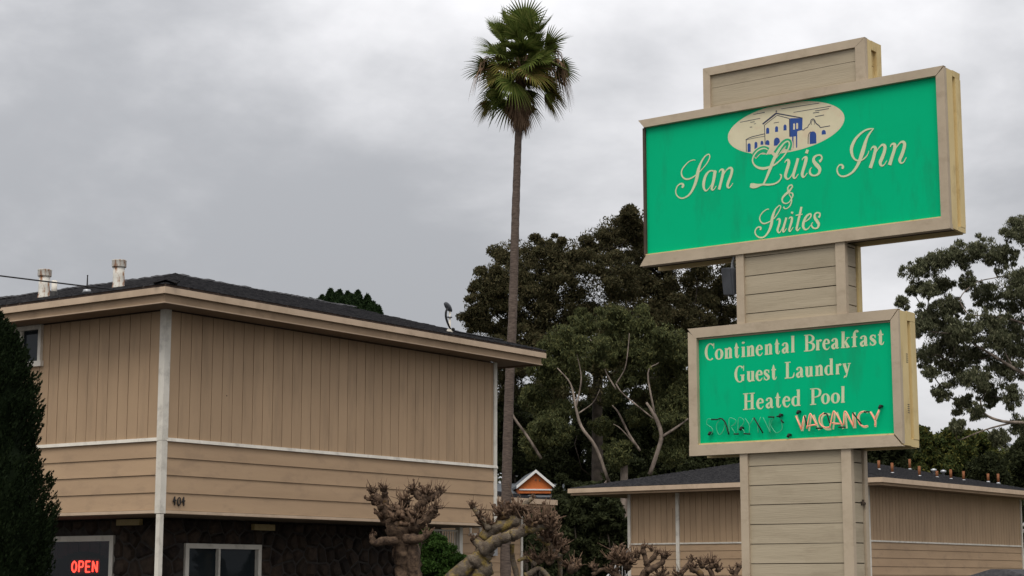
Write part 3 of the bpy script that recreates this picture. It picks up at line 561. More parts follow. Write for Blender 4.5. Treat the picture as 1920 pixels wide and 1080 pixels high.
# --- upper box
uL, uR, z0, z1 = -1.803, 1.803, 3.376, 5.011
MB().box(uL + 0.035, uR - 0.05, 0.056, D_ - 0.004, z0 + E_ + 0.035, z1 + E_ - 0.012).build('upper_box', M_sdark, SIGN)
frame_rail('frame_board', uL, uR, z1 - 0.088, z1, 0, 0.06, M_sframe, (0.075, 0.088, 0, 0.004))
frame_rail('frame_board', uL, uR, z0, z0 + 0.118, 0, 0.06, M_sframe, (0, 0.0, 0.085, 0.09))
stile('frame_board', uR - 0.09, uR - 0.0005, z0 + 0.118, z1, 0.0015, 0.058, M_sframe, top=(0.097, 0.013), bot=(0, -0.116))
MB().box(uL + 0.04, uL + 0.072, 0.025, 0.055, z0 + E_ + 0.12, z1 + E_ - 0.09).build('edge_channel', M_sdark, SIGN)
MB().box(uL + 0.07, uR - 0.09, 0.012, 0.05, z0 + E_ + 0.1185, z0 + E_ + 0.130).build('sill_bead', M_syellow, SIGN)
MB().box(uL, uR - 0.002, 0.061, 0.075, z0 + E_ - 0.004, z0 + E_ + 0.05).build('lower_batten', M_sframe, SIGN)
MB().box(uL + 0.03, uR - 0.03, D_ - 0.05, D_, z0 + E_ - 0.006, z0 + E_ + 0.09).build('back_rail', M_syellow, SIGN)
side_frame(uR, z0, z1)
face1 = MB().box(uL + 0.066, uR - 0.09, 0.05, 0.055, z0 + E_ + 0.11, z1 + E_ - 0.085).build('upper_face_panel', M_green, SIGN)

# emblem
ox, oz, rx, rz = EMBLEM['oval']
oz_top = 4915
m = MB()
flat_poly(m, [(ox + rx * math.cos(t), min(oz + rz * math.sin(t), oz_top)) for t in np.linspace(0, 2 * math.pi, 64, endpoint=False)][::-1], 0.0494)
emb = m.build('emblem', M_cream2, face1)
m = MB()
for i, s in enumerate(EMBLEM['lines']): strip(m, s, 0.0486 - i * 2e-5, k=3)
m.build('emblem_drawing', M_ink, face1, kind='stuff')
for i, s in enumerate(EMBLEM['fill']):
    m = MB()
    flat_poly(m, s, 0.0488 - i * 1e-5)
    m.build('emblem_blue_field' if i < 3 else 'emblem_window', M_blue, face1)
for s in EMBLEM['white']:
    m = MB()
    flat_poly(m, s, 0.0484)
    m.build('emblem_window', M_cream2, face1)
m = MB()
for i, s in enumerate(EMBLEM['rim']): strip(m, [(a, b, c) for a, b, c in s], 0.0480 - i * 1e-4)
m.build('emblem_rim', M_cream2, face1)
m = MB()
for i, s in enumerate(EMBLEM['back']): strip(m, s, 0.0475 - i * 1e-4)
m.build('emblem_rim_green', M_green2, face1)

for ch, strokes in UPPER_TEXT:
    m = MB()
    for i, s in enumerate(strokes):
        strip(m, s, 0.0468 - i * 6e-4, 5e-4)
    m.build('letter', M_cream, face1)

# --- cap above it
cL, cR, cT = -0.968, 0.954, 5.461
MB().box(cL + 0.02, cR - 0.04, 0.05, D_ - 0.01, z1 + E_ + 0.002, cT + E_ - 0.02).build('cap_box', M_sdark, SIGN)
frame_rail('frame_board', cL, cR, cT - 0.088, cT, 0.012, 0.075, M_sframe, (0.085, 0.112, 0, 0))
stile('frame_board', cL, cL + 0.085, z1 + 0.002, cT, 0.0135, 0.07, M_sframe, top=(0.004, 0.088))
stile('frame_board', cR - 0.112, cR - 0.001, z1 + 0.002, cT, 0.0135, 0.07, M_sframe, top=(0.088, 0.003))
for a, b in ((5.035, 5.232), (5.238, 5.372)):
    MB().box(cL + 0.084, cR - 0.11, 0.044, 0.056, a + E_, b + E_, 0.0015).build('plank', M_splank, SIGN)
MB().box(cL + 0.086, cR - 0.112, 0.03, 0.05, z1 + E_ + 0.003, z1 + E_ + 0.018).build('plank', M_splank, SIGN)
MB().box(cR - 0.04, cR, 0.072, 0.155, z1 + E_ + 0.002, cT + E_ - 0.006, 0.002).build('end_board', M_syellow, SIGN)
MB().box(cR - 0.04, cR + 0.002, 0.265, D_, z1 + E_ + 0.002, cT + E_ - 0.004, 0.002).build('end_board', M_syellow, SIGN)
MB().box(cR - 0.04, cR + 0.001, 0.157, 0.263, cT + E_ - 0.10, cT + E_ - 0.005, 0.002).build('end_cross_piece', M_syellow, SIGN)
for a, b in ((5.02, 5.205), (5.211, 5.36)):
    MB().box(cR - 0.045, cR - 0.03, 0.15, 0.27, a + E_, b + E_).build('end_plank', M_syellow, SIGN)

# --- lower box
lL, lR, y0, y1 = -1.207, 1.228, 1.289, 2.640
MB().box(lL + 0.03, lR - 0.05, 0.056, D_ - 0.004, y0 + E_ + 0.03, y1 + E_ - 0.012).build('lower_box', M_sdark, SIGN)
frame_rail('frame_board', lL, lR, y1 - 0.105, y1, 0, 0.06, M_sframe, (0.09, 0.088, 0, 0.003))
frame_rail('frame_board', lL, lR, y0, y0 + 0.112, 0, 0.06, M_sframe, (0, 0.002, 0.0, 0.095))
stile('frame_board', lL + 0.004, lL + 0.108, y0 + 0.112, y1, 0.0015, 0.058, M_sframe, top=(0.035, 0.105))
stile('frame_board', lR - 0.088, lR - 0.0005, y0 + 0.112, y1, 0.0015, 0.058, M_sframe, top=(0.112, 0.012), bot=(0.012, -0.088))
MB().box(lL + 0.11, lR - 0.09, 0.012, 0.05, y0 + E_ + 0.1125, y0 + E_ + 0.128).build('sill_bead', M_syellow, SIGN)
MB().box(lL + 0.11, lR - 0.09, 0.036, 0.05, y1 + E_ - 0.122, y1 + E_ - 0.1055).build('head_bead', M_sframe, SIGN)
MB().box(lL + 0.02, lR - 0.03, D_ - 0.05, D_, y0 + E_ - 0.004, y0 + E_ + 0.09).build('back_rail', M_syellow, SIGN)
side_frame(lR, y0, y1, slots=(1.62, 2.12), end=0.10, cut=True)
face2 = MB().box(lL + 0.104, lR - 0.086, 0.05, 0.055, y0 + E_ + 0.108, y1 + E_ - 0.10).build('lower_face_panel', M_green, SIGN)
for ch, strokes in LOWER_TEXT:
    m = MB()
    for i, s in enumerate(strokes):
        strip(m, s, 0.0490 - i * 4e-4, 2e-4, smoothed=len(s) > 2)
    m.build('letter', M_cream, face2)
for ch, strokes in VACANCY:
    m = MB()
    for i, s in enumerate(strokes):
        strip(m, s, 0.0490 - i * 4e-4, 2e-4, smoothed=len(s) > 2)
    m.build('letter', M_cream, face2)
def neon(pts, r, mat, name, y=0.004, sides=7):
    P = [(p[0] / 1000, y, p[1] / 1000 + E_) for p in pts]
    P = [tuple(q) for q in spline(P, 5)] if len(P) > 2 else P
    return MB().tube(P, r, sides).build(name, mat, face2, True)
for s in NEON['tubes']: neon(s, 0.0068, M_neon, 'neon_tube')
for s in NEON['glass']: neon(s, 0.0042, M_tube, 'unlit_neon_tube', 0.012)
for s in NEON['blk']: neon(s, 0.0075, M_black, 'blacked_out_tube', 0.002)
for p in NEON['ele']:
    MB().tube([(p[0] / 1000, -0.004, p[1] / 1000 + E_ - 0.012), (p[0] / 1000 + 0.006, 0.01, p[1] / 1000 + E_ + 0.012), (p[0] / 1000 + 0.008, 0.05, p[1] / 1000 + E_ + 0.014)], [0.014, 0.016, 0.012], 8).build('tube_electrode', M_black, face2, True)

# --- pole
pL, pR = -0.610, 0.658
for (a, b) in ((-1.6, y0), (y1, z0)):
    MB().box(pL + 0.03, pR - 0.05, 0.07, D_ - 0.02, a + E_ + 0.001, b + E_ - 0.001).build('pole_core', M_sdark, SIGN)
    stile('corner_board', pL, pL + 0.092, a + 0.001, b - 0.001, 0.022, 0.075, M_sframe)
    stile('corner_board', pR - 0.108, pR - 0.001, a + 0.001, b - 0.001, 0.0225, 0.085, M_sframe)
    MB().box(pR - 0.03, pR + 0.003, D_ - 0.075, D_ - 0.004, a + E_ + 0.001, b + E_ - 0.001).build('corner_board', M_syellow if a > 0 else M_sframe, SIGN)
    z = 1.158 - 0.1985 * 14
    while z < b:
        lo, hi = max(z + 0.0035, a + 0.002), min(z + 0.195, b - 0.002)
        if hi - lo > 0.02:
            sk = random.uniform(-0.003, 0.003)
            m = MB()
            m.hexa([(pL + 0.0915, 0.047, lo + E_), (pR - 0.1075, 0.047 + 0.003, lo + sk + E_), (pR - 0.1075, 0.068, lo + sk + E_), (pL + 0.0915, 0.068, lo + E_),
                    (pL + 0.0915, 0.052, hi + E_), (pR - 0.1075, 0.053, hi + sk * 0.6 + E_), (pR - 0.1075, 0.068, hi + sk * 0.6 + E_), (pL + 0.0915, 0.068, hi + E_)])
            m.build('plank', M_splank, SIGN)
            MB().box(pR - 0.045, pR - 0.016, 0.0855, D_ - 0.09, lo + E_ + 0.002, hi + E_ - 0.002, 0.001).build('plank', M_splank, SIGN)
        z += 0.1985
MB().box(pR - 0.016, pR - 0.014, 0.235, 0.262, 0.735 + E_, 0.775 + E_).build('keyhole_plate', M_black, SIGN)
MB().lathe([(0.03, 0), (0.03, 0.02), (0.012, 0.03), (0.012, 0.05)], (pR - 0.01, D_ - 0.1, 0.745 + E_), 8).build('hasp', M_sdark, SIGN)

# --- floodlight hung under the upper box, beside the pole
fl = empty('floodlight', (0, 0, 0), 0, 'dark grey box floodlight hanging under the upper sign box beside the pole', 'floodlight')
fl.matrix_world = Matrix.Translation((2.8237, 18.5, 0)) @ Matrix.Rotation(R(-37.46), 4, 'Z') @ Matrix.Translation((-0.735, 0.10, 3.12 + E_)) @ Matrix.Rotation(R(-28), 4, 'Z') @ Matrix.Rotation(R(8), 4, 'Y') @ Matrix.Rotation(R(10), 4, 'X')
m = MB()
m.hexa([(-0.105, -0.03, -0.15), (0.105, -0.03, -0.15), (0.09, 0.10, -0.12), (-0.09, 0.10, -0.12), (-0.105, -0.03, 0.15), (0.105, -0.03, 0.15), (0.09, 0.10, 0.12), (-0.09, 0.10, 0.12)])
h = m.build('housing', M_flood, fl)
md = h.modifiers.new('b', 'BEVEL'); md.width = 0.012; md.segments = 2
MB().box(-0.09, 0.09, -0.038, -0.0305, -0.135, 0.135).build('lens_cover', M_flood, fl)
MB().tube([(0.0, 0.05, 0.13), (0.0, 0.06, 0.2), (0.02, 0.08, 0.27)], [0.02, 0.016, 0.016], 8).build('bracket', M_metal, fl)
MB().tube([(0.09, 0.03, -0.11), (0.125, 0.02, -0.125), (0.14, 0.0, -0.17)], [0.012, 0.012, 0.01], 6).build('latch', M_metal, fl)

# ================================================================== front motel building
MOT = empty('motel_building', (-5.08, 26.5, 0), R(54.37),
            'two-storey tan motel building with board siding, dark stone ground floor and low shingle roof', 'building')
ZB, ZBAND, ZT = 2.556, 3.65, 5.53       # underside of the upper floor, top of the band, top of the siding
XE, YE = 8.20, 15.0                     # wall lengths (right wall along x, left wall along y)

MB().box(0.03, XE - 0.03, 0.03, YE, ZB + 0.03, ZT).build('upper_wall', M_core, MOT)
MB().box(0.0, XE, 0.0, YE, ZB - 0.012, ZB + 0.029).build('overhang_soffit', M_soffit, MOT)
# upright boards, right wall then left wall
pitch = 0.2225
x = 0.088
while x < XE - 0.09:
    w = min(pitch, XE - 0.062 - x)
    d = random.uniform(0, 0.003)
    MB().box(x + 0.0055, x + w - 0.0055, 0.004 - d, 0.029, ZBAND + 0.001, ZT - 0.02).build('siding_board', M_siding, MOT)
    x += pitch
win = (2.70, 4.05, 4.87, 5.53)
y = 0.088
while y < 9.0:
    d = random.uniform(0, 0.003)
    z1b = ZT - 0.02
    a, b = y + 0.0055, y + pitch - 0.0055
    if b > win[0] and a < win[1]:
        if a < win[0]:
            MB().box(0.004 - d, 0.029, a, win[0] - 0.001, win[2], z1b).build('siding_board', M_siding, MOT)
        z1b = win[2] - 0.001
    MB().box(0.004 - d, 0.029, a, b, ZBAND + 0.001, z1b).build('siding_board', M_siding, MOT)
    y += pitch
# lap boards
lv = [3.598, 3.359, 3.107, 2.852, 2.600]
for hi, lo in zip(lv[:-1], lv[1:]):
    j = random.uniform(5.4, 6.4) if lo < 2.7 else 0
    spans = [(0.086, XE - 0.062)] if not j else [(0.086, 5.83), (5.834, XE - 0.062)]
    for a, b in spans:
        MB().hexa([(a, -0.012, lo + 0.004), (b, -0.012, lo + 0.004), (b, 0.029, lo + 0.004), (a, 0.029, lo + 0.004), (a, 0.006, hi), (b, 0.006, hi), (b, 0.029, hi), (a, 0.029, hi)]).build('lap_board', M_lap, MOT)
    MB().hexa([(-0.012, 0.086, lo + 0.004), (0.029, 0.086, lo + 0.004), (0.029, 9.0, lo + 0.004), (-0.012, 9.0, lo + 0.004), (0.006, 0.086, hi), (0.029, 0.086, hi), (0.029, 9.0, hi), (0.006, 9.0, hi)]).build('lap_board', M_lap, MOT)
MB().box(0.086, XE - 0.062, -0.026, 0.029, ZB, 2.6).build('skirt_board', M_fascia, MOT)
MB().box(-0.026, 0.029, 0.086, 9.0, ZB, 2.6).build('skirt_board', M_fascia, MOT)
# band, corner posts
MB().hexa([(0.06, -0.035, 3.600), (XE + 0.04, -0.035, 3.600), (XE + 0.04, 0.03, 3.600), (0.06, 0.03, 3.600), (0.06, -0.022, 3.65), (XE + 0.04, -0.022, 3.65), (XE + 0.04, 0.03, 3.65), (0.06, 0.03, 3.65)]).build('trim_band', M_trim, MOT)
MB().hexa([(-0.035, 0.06, 3.600), (0.03, 0.06, 3.600), (0.03, 9.0, 3.600), (-0.035, 9.0, 3.600), (-0.022, 0.06, 3.65), (0.03, 0.06, 3.65), (0.03, 9.0, 3.65), (-0.022, 9.0, 3.65)]).build('trim_band', M_trim, MOT)
MB().box(-0.03, 0.0855, -0.03, 0.0855, 3.607, ZT).build('corner_post', M_trim, MOT)
MB().box(-0.028, 0.083, -0.028, 0.083, ZB - 0.004, 3.603).build('corner_post', M_trim, MOT)
MB().box(XE - 0.061, XE + 0.03, -0.021, 0.08, 3.651, ZT).build('corner_post', M_trim, MOT)
MB().box(XE - 0.061, XE + 0.03, -0.021, 0.08, ZB - 0.03, 3.599).build('corner_post', M_trim, MOT)
MB().box(-0.025, 0.052, -0.025, 0.052, 0, ZB - 0.013).build('porch_post', M_trim, MOT)
# a knot hole in the siding
MB().lathe([(0.011, 0), (0.011, 0.004)], (0, 0, 0), 8).build('nail_hole', M_black, MOT, loc=(1.30, 0.0035, 4.36)).rotation_euler = (R(90), 0, 0)
# house number
hn = empty('house_number', (0, 0, 0), parent=MOT)
def digit(strokes, x0, name):
    m = MB()
    for s in strokes:
        P = [(x0 + a * 0.085, -0.022, 2.672 + b * 0.135) for a, b in s]
        P = [tuple(q) for q in spline(P, 5)] if len(P) > 2 else P
        m.tube(P, [0.006 + 0.006 * math.sin(math.pi * i / (len(P) - 1)) ** 0.5 if len(P) > 2 else (0.009, 0.012)[i % 2] for i in range(len(P))], 6)
    m.build(name, M_black, hn)
four = [[(0.52, 1.0), (0.5, 0.5), (0.55, 0.0)], [(0.48, 0.95), (0.30, 0.62), (0.08, 0.42)], [(0.06, 0.40), (0.5, 0.50), (0.85, 0.56)]]
digit(four, 0.222, 'digit')
digit([[(0.5, 0.9), (0.22, 0.7), (0.16, 0.42), (0.32, 0.12), (0.55, 0.06), (0.8, 0.25), (0.84, 0.5), (0.72, 0.8), (0.5, 0.9)]], 0.308, 'digit')
digit(four, 0.402, 'digit')

# --- upper left window
def window(parent, axis, a0, a1, zz0, zz1, off, glass, fw=0.06, mull=None, proud=0.03):
    """a window in a wall plane; axis 'x': the wall runs along x at y = off, axis 'y': along y at x = off"""
    def bx(p0, p1, q0, q1, d0, d1):
        return MB().box(p0, p1, off + d0, off + d1, q0, q1) if axis == 'x' else MB().box(off + d0, off + d1, p0, p1, q0, q1)
    w = bx(a0, a1, zz0, zz1, 0.032, 0.05).build('window', glass, parent)
    bx(a0 - 0.001, a1 + 0.001, zz1 - fw, zz1, -proud, 0.031).build('frame', M_trim, w)
    bx(a0 - 0.03, a1 + 0.03, zz0, zz0 + fw * 1.3, -proud - 0.01, 0.031).build('sill', M_trim, w)
    bx(a0, a0 + fw, zz0 + fw * 1.3 + 0.001, zz1 - fw - 0.001, -proud, 0.031).build('frame', M_trim, w)
    bx(a1 - fw, a1, zz0 + fw * 1.3 + 0.001, zz1 - fw - 0.001, -proud, 0.031).build('frame', M_trim, w)
    if mull:
        bx(mull - 0.02, mull + 0.02, zz0 + fw * 1.3 + 0.001, zz1 - fw - 0.001, -proud + 0.01, 0.031).build('mullion', M_trim, w)
    return w
window(MOT, 'y', 2.70, 4.05, 4.87, 5.52, -0.02, M_glass, 0.065, 3.19)

# --- roof: two ridges meeting over the corner
EA, SLOPE, ZR, XR = 4.7, 0.256, 5.775, 8.92   # ridge distance from the eave, pitch, roof height at the eave, right end
EO = 0.60
rid = ZR + EA * SLOPE
YV = YE + 0.6
e = -EO
m = MB()
P = [(e, e, ZR), (XR, e, ZR), (XR, e + EA, rid), (e + EA, e + EA, rid), (e, YV, ZR), (e + EA, YV, rid), (XR, e + 2 * EA, ZR), (e + 2 * EA, e + 2 * EA, ZR), (e + 2 * EA, YV, ZR)]
P2 = [(a, b, c - 0.05) for a, b, c in P]
k = len(P)
m.add(P + P2, [(0, 1, 2, 3), (4, 0, 3, 5), (3, 2, 6, 7), (5, 3, 7, 8), tuple(i + k for i in (3, 2, 1, 0)), tuple(i + k for i in (5, 3, 0, 4)),
               (0, k, k + 1, 1), (4, k + 4, k, 0), (1, k + 1, k + 2, 2), (2, k + 2, k + 6, 6)])
ROOF = m.build('roof', M_shingle, MOT)
MB().add([(XR - 0.75, 0.03, ZT), (XR - 0.75, e + 2 * EA - 0.6, ZT), (XR - 0.75, e + EA, rid - 0.12)], [(0, 1, 2)]).build('gable_wall', M_siding, MOT)
# overlapping shingle tabs on the two slopes the street sees
m = MB()
nrm = math.sqrt(1 + SLOPE * SLOPE)
def tabs(m, swap):
    row = 0
    t = 0.0
    while t < EA - 0.1:
        lo, hi = t - 0.03, min(t + 0.16, EA)
        s0 = e + max(t, 0)
        s1 = XR + 0.01 if not swap else 7.5
        s = s0 + (row % 2) * 0.15 - 0.15
        while s < s1:
            a, b = max(s + 0.004, s0), min(s + random.uniform(0.27, 0.31), s1)
            th = random.uniform(0.010, 0.022)
            if b - a > 0.03:
                q = []
                for (tt, h) in ((lo, 0.001 + 0.0), (hi, 0.001), (lo, th + 0.006), (hi, 0.006)):
                    for xx in ((a, b) if tt == lo else (b, a)):
                        zz = ZR + tt * SLOPE + h
                        yy = e + tt
                        q.append((yy, xx, zz) if swap else (xx, yy, zz))
                m.hexa(q if not swap else [q[1], q[0], q[3], q[2], q[5], q[4], q[7], q[6]])
            s += 0.30
        t += 0.145
        row += 1
tabs(m, False)
tabs(m, True)
m.build('shingle_courses', M_shingle, ROOF, kind='stuff')
# ridge and hip caps, one by one
def caps(p0, p1, step=0.15, w=0.16):
    p0, p1 = Vector(p0), Vector(p1)
    d = (p1 - p0); n = int(d.length / step); d.normalize()
    side = d.cross(Vector((0, 0, 1))).normalized()
    up = side.cross(d).normalized()
    for i in range(n):
        a = p0 + d * (i * step)
        b = a + d * (step + 0.08)
        ja = random.uniform(0.022, 0.045); jw = random.uniform(0.9, 1.08) * w
        vs = []
        for c, h in ((a, ja), (b, 0.006)):
            for sx, hz in ((-jw, -0.035), (0, 0.012), (jw, -0.035)):
                vs.append(c + side * sx + up * (h + hz))
        for c, h in ((a, ja - 0.012), (b, -0.006)):
            for sx, hz in ((-jw, -0.035), (0, 0.012), (jw, -0.035)):
                vs.append(c + side * sx + up * (h + hz))
        MB().add(vs, [(0, 1, 4, 3), (1, 2, 5, 4), (7, 6, 9, 10), (8, 7, 10, 11), (0, 6, 7, 1), (1, 7, 8, 2), (0, 3, 9, 6), (2, 8, 11, 5), (3, 4, 10, 9), (4, 5, 11, 10)]).build('ridge_shingle', M_shingle, ROOF)
caps((e, e, ZR + 0.012), (e + EA, e + EA, rid + 0.012))
caps((XR, e + EA, rid + 0.01), (e + EA, e + EA, rid + 0.01), 0.16)
caps((e + EA, 10.5, rid + 0.01), (e + EA, e + EA, rid + 0.01), 0.16)
# drip edge, gutter board, frieze and soffit
for ax in (0, 1):
    def bx(s0, s1, d0, d1, q0, q1):
        return MB().box(s0, s1, d0, d1, q0, q1) if ax == 0 else MB().box(d0, d1, s0, s1, q0, q1)
    end = (XR, XR - 0.02, XR - 0.07)[0:3] if ax == 0 else (YV, YV, YV)
    c0 = 0 if ax == 0 else 0.001
    bx(e - 0.012 + c0, end[0], e - 0.012, e + 0.05, ZR - 0.045, ZR - 0.002).build('drip_edge', M_underlay, MOT)
    bx(e - 0.035 + c0 * 36, end[1] + 0.02, e - 0.035, e - 0.001, 5.635, ZR - 0.046).build('fascia_board', M_fascia, MOT)
    bx(e + 0.03 + c0 * 30, end[2], e + 0.03, e + 0.06, 5.522, 5.70).build('frieze_board', M_frieze, MOT)
    bx(e + 0.022 + c0 * 40, end[2] + 0.035, e + 0.022, e + 0.062, 5.508, 5.5215).build('frieze_bead', M_fascia, MOT)
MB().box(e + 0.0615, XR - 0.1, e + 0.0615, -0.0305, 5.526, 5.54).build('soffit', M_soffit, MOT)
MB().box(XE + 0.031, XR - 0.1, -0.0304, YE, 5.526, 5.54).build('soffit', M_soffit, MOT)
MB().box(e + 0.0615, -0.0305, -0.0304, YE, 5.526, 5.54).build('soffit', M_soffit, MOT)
MB().box(XR - 0.10, XR - 0.06, e + 0.063, e + 2 * EA - 0.1, 5.50, 5.56).build('rake_board', M_soffit, MOT)

# --- ground floor: stone facing set back under the overhang
def cell_poly(pts, i, box, inset):
    """Voronoi cell of point i clipped to the box, shrunk by the mortar joint"""
    x0, x1, q0, q1 = box
    poly = [(x0, q0), (x1, q0), (x1, q1), (x0, q1)]
    cx, cy = pts[i]
    for j, (ax, ay) in enumerate(pts):
        if j == i: continue
        dx, dy = ax - cx, ay - cy
        l = math.hypot(dx, dy)
        if l > 0.95: continue
        dx /= l; dy /= l
        lim = l / 2 - inset
        new = []
        for k in range(len(poly)):
            p, q = poly[k], poly[(k + 1) % len(poly)]
            sp = (p[0] - cx) * dx + (p[1] - cy) * dy - lim
            sq = (q[0] - cx) * dx + (q[1] - cy) * dy - lim
            if sp <= 0: new.append(p)
            if sp * sq < 0:
                t = sp / (sp - sq)
                new.append((p[0] + (q[0] - p[0]) * t, p[1] + (q[1] - p[1]) * t))
        poly = new
        if len(poly) < 3: return None
    return poly
def stone_wall(axis, off, s0, s1, holes):
    cm = MB()
    segs = []
    cuts = sorted([s0, s1] + [v for h in holes for v in h[:2]])
    core = MB()
    for a, b in zip(cuts[:-1], cuts[1:]):
        hole = [h for h in holes if h[0] <= a + 1e-6 and h[1] >= b - 1e-6]
        zs = [(0, ZB - 0.02)] if not hole else [(0, hole[0][2]), (hole[0][3], ZB - 0.02)]
        for q0, q1 in zs:
            core.box(a, b, off, off + 0.12, q0, q1) if axis == 'x' else core.box(off, off + 0.12, a, b, q0, q1)
    w = core.build('stone_wall', M_mortar, MOT)
    pts = []
    nx = int((s1 - s0) / 0.27)
    for r in range(6):
        for c in range(nx):
            pts.append((s0 + (c + 0.5 + 0.5 * (r % 2)) * (s1 - s0) / nx + random.uniform(-0.085, 0.085), 1.22 + (r + 0.5) * 0.225 + random.uniform(-0.07, 0.07)))
    for i, (cx, cz) in enumerate(pts):
        if any(h[0] - 0.02 < cx < h[1] + 0.02 and h[2] < cz < h[3] + 0.03 for h in holes): continue
        bx = [s0, s1, 1.22, ZB - 0.03]
        for h in holes:
            if cz < h[3]:
                if cx <= h[0]: bx[1] = min(bx[1], h[0])
                elif cx >= h[1]: bx[0] = max(bx[0], h[1])
            elif h[0] - 0.2 < cx < h[1] + 0.2: bx[2] = max(bx[2], h[3])
        poly = cell_poly(pts, i, bx, 0.013)
        if not poly or len(poly) < 3: continue
        mx = sum(p[0] for p in poly) / len(poly); mz = sum(p[1] for p in poly) / len(poly)
        th = random.uniform(0.025, 0.06)
        ring = [(p, 0.0) for p in poly] + [((mx + (p[0] - mx) * 0.72, mz + (p[1] - mz) * 0.72), th) for p in poly] + [((mx, mz), th * 1.15)]
        vs = [(p[0], off - d, p[1]) if axis == 'x' else (off - d, p[0], p[1]) for p, d in ring]
        n = len(poly)
        fs = [(k, (k + 1) % n, n + (k + 1) % n, n + k) for k in range(n)] + [(n + k, n + (k + 1) % n, 2 * n) for k in range(n)]
        MB().add(vs, fs).build('stone', M_stone, w)
    return w
W2 = (1.47, 3.15, 0.95, 2.16)
W1 = (2.02, 3.85, 0.75, 2.285)
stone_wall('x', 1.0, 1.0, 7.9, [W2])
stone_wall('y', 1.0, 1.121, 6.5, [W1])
window(MOT, 'x', W2[0], W2[1], W2[2], W2[3], 1.0, M_glass, 0.075, 2.21, 0.045)
window(MOT, 'y', W1[0], W1[1], W1[2], W1[3], 1.0, M_clear, 0.085, None, 0.045)
# dim reception behind the clear pane
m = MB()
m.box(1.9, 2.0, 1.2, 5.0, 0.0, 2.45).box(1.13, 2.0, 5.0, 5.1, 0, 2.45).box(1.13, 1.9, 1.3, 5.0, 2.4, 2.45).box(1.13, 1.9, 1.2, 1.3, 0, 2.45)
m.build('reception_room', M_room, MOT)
M_val = material('dark_red_valance', (0.035, 0.003, 0.003), (0.06, 0.006, 0.006), 6, rough=0.8)
val = MB()
for i in range(14):
    a = 2.1 + i * 0.125
    t0, t1 = (i % 14) / 13, 0
    val.box(1.20 + 0.02 * (i % 2), 1.215 + 0.02 * (i % 2), a, a + 0.12, 2.05 - 0.22 * (abs(i - 6.5) / 6.5) ** 2, 2.2)
val.build('window_valance', M_val, MOT)
# lit OPEN sign in that window
osn = empty('open_sign', tuple(MOT.matrix_basis @ Vector((1.08, 2.77, 1.81))), R(54.37) + R(-90), 'small glowing red OPEN sign in the ground floor window', 'neon sign')
o_w, o_h = 0.145, 0.165
def oletter(x0, strokes):
    m = MB()
    for s in strokes:
        P = [(x0 + a * 0.105, 0, (b - 0.5) * o_h) for a, b in s]
        P = [tuple(q) for q in spline(P, 6)] if len(P) > 4 else P
        m.tube(P, 0.0115, 7)
    m.build('letter', M_open, osn, True)
oletter(-0.315, [[(0.5, 1), (0.12, 0.8), (0.02, 0.5), (0.12, 0.2), (0.5, 0), (0.88, 0.2), (0.98, 0.5), (0.88, 0.8), (0.5, 1)]])
oletter(-0.155, [[(0.05, 0), (0.05, 1)], [(0.05, 1), (0.6, 1), (0.92, 0.9), (0.95, 0.72), (0.85, 0.52), (0.55, 0.46), (0.05, 0.46)]])
oletter(0.005, [[(0.05, 0), (0.05, 1)], [(0.05, 1), (0.9, 1)], [(0.05, 0.5), (0.8, 0.5)], [(0.05, 0), (0.9, 0)]])
oletter(0.165, [[(0.02, 0), (0.02, 1)], [(0.02, 1), (0.98, 0)], [(0.98, 0), (0.98, 1)]])
MB().box(-0.34, 0.30, 0.02, 0.03, -0.12, 0.12).build('backing_plate', M_black, osn)
# lamps under the overhang
for (a, b) in (((2.87, 3.35), 'x'), ((1.35, 1.86), 'y')):
    m = MB().box(a[0], a[1], 0.86, 0.93, 2.39, 2.485) if b == 'x' else MB().box(0.86, 0.93, a[0], a[1], 2.43, 2.52)
    m.build('soffit_lamp', M_lampbox, MOT)
# security grille beside the stone wall
gr = MB().box(6.93, 7.70, 0.46, 0.48, 2.46, 2.49).build('security_grille', M_trim, MOT)
xx = 6.95
while xx < 7.68:
    MB().box(xx, xx + 0.016, 0.462, 0.478, 0.2, 2.46).build('bar', M_trim, gr)
    xx += 0.072
MB().box(7.70, 7.79, 0.42, 0.52, 0.0, ZB - 0.02).build('grille_post', M_trim, MOT)
MB().box(6.9, 7.7, 0.9, 0.95, 0.0, ZB - 0.02).build('passage_wall', M_core, MOT)

# --- flues and vents on the left slope, as seen above the eave
mo_inv = MOT.matrix_basis.inverted()
def roof_y(px, py, t):
    """local y on the left slope where pixel column px meets it, t metres up the slope"""
    lo, hi = 0.0, 12.0
    for _ in range(40):
        md_ = (lo + hi) / 2
        p = MOT.matrix_basis @ Vector((e + t, md_, ZR + t * SLOPE))
        if 960 + FPX * p.x / (p.y * math.cos(PITCH) + (p.z - EYE) * math.sin(PITCH)) > px: lo = md_
        else: hi = md_
    return lo
def flue(px, t, h, r, capr, caph):
    yy = roof_y(px, 0, t)
    o = MB().lathe([(r * 1.15, -0.1), (r * 1.1, 0.03), (r, 0.05), (r, h * 0.5), (r * 0.98, h)], (0, 0, 0), 18).build('flue_pipe', M_rust, MOT, True, loc=(e + t, yy, ZR + t * SLOPE))
    MB().lathe([(capr * 0.96, h - 0.012), (capr, h), (capr, h + caph), (capr * 1.03, h + caph + 0.005), (capr * 1.03, h + caph + 0.015), (capr * 0.8, h + caph + 0.02)], (0, 0, 0), 18).build('cap', M_rust, o, True)
flue(82, 1.0, 0.36, 0.09, 0.11, 0.082)
flue(222, 1.15, 0.335, 0.09, 0.112, 0.085)
yy = roof_y(101, 0, 0.9)
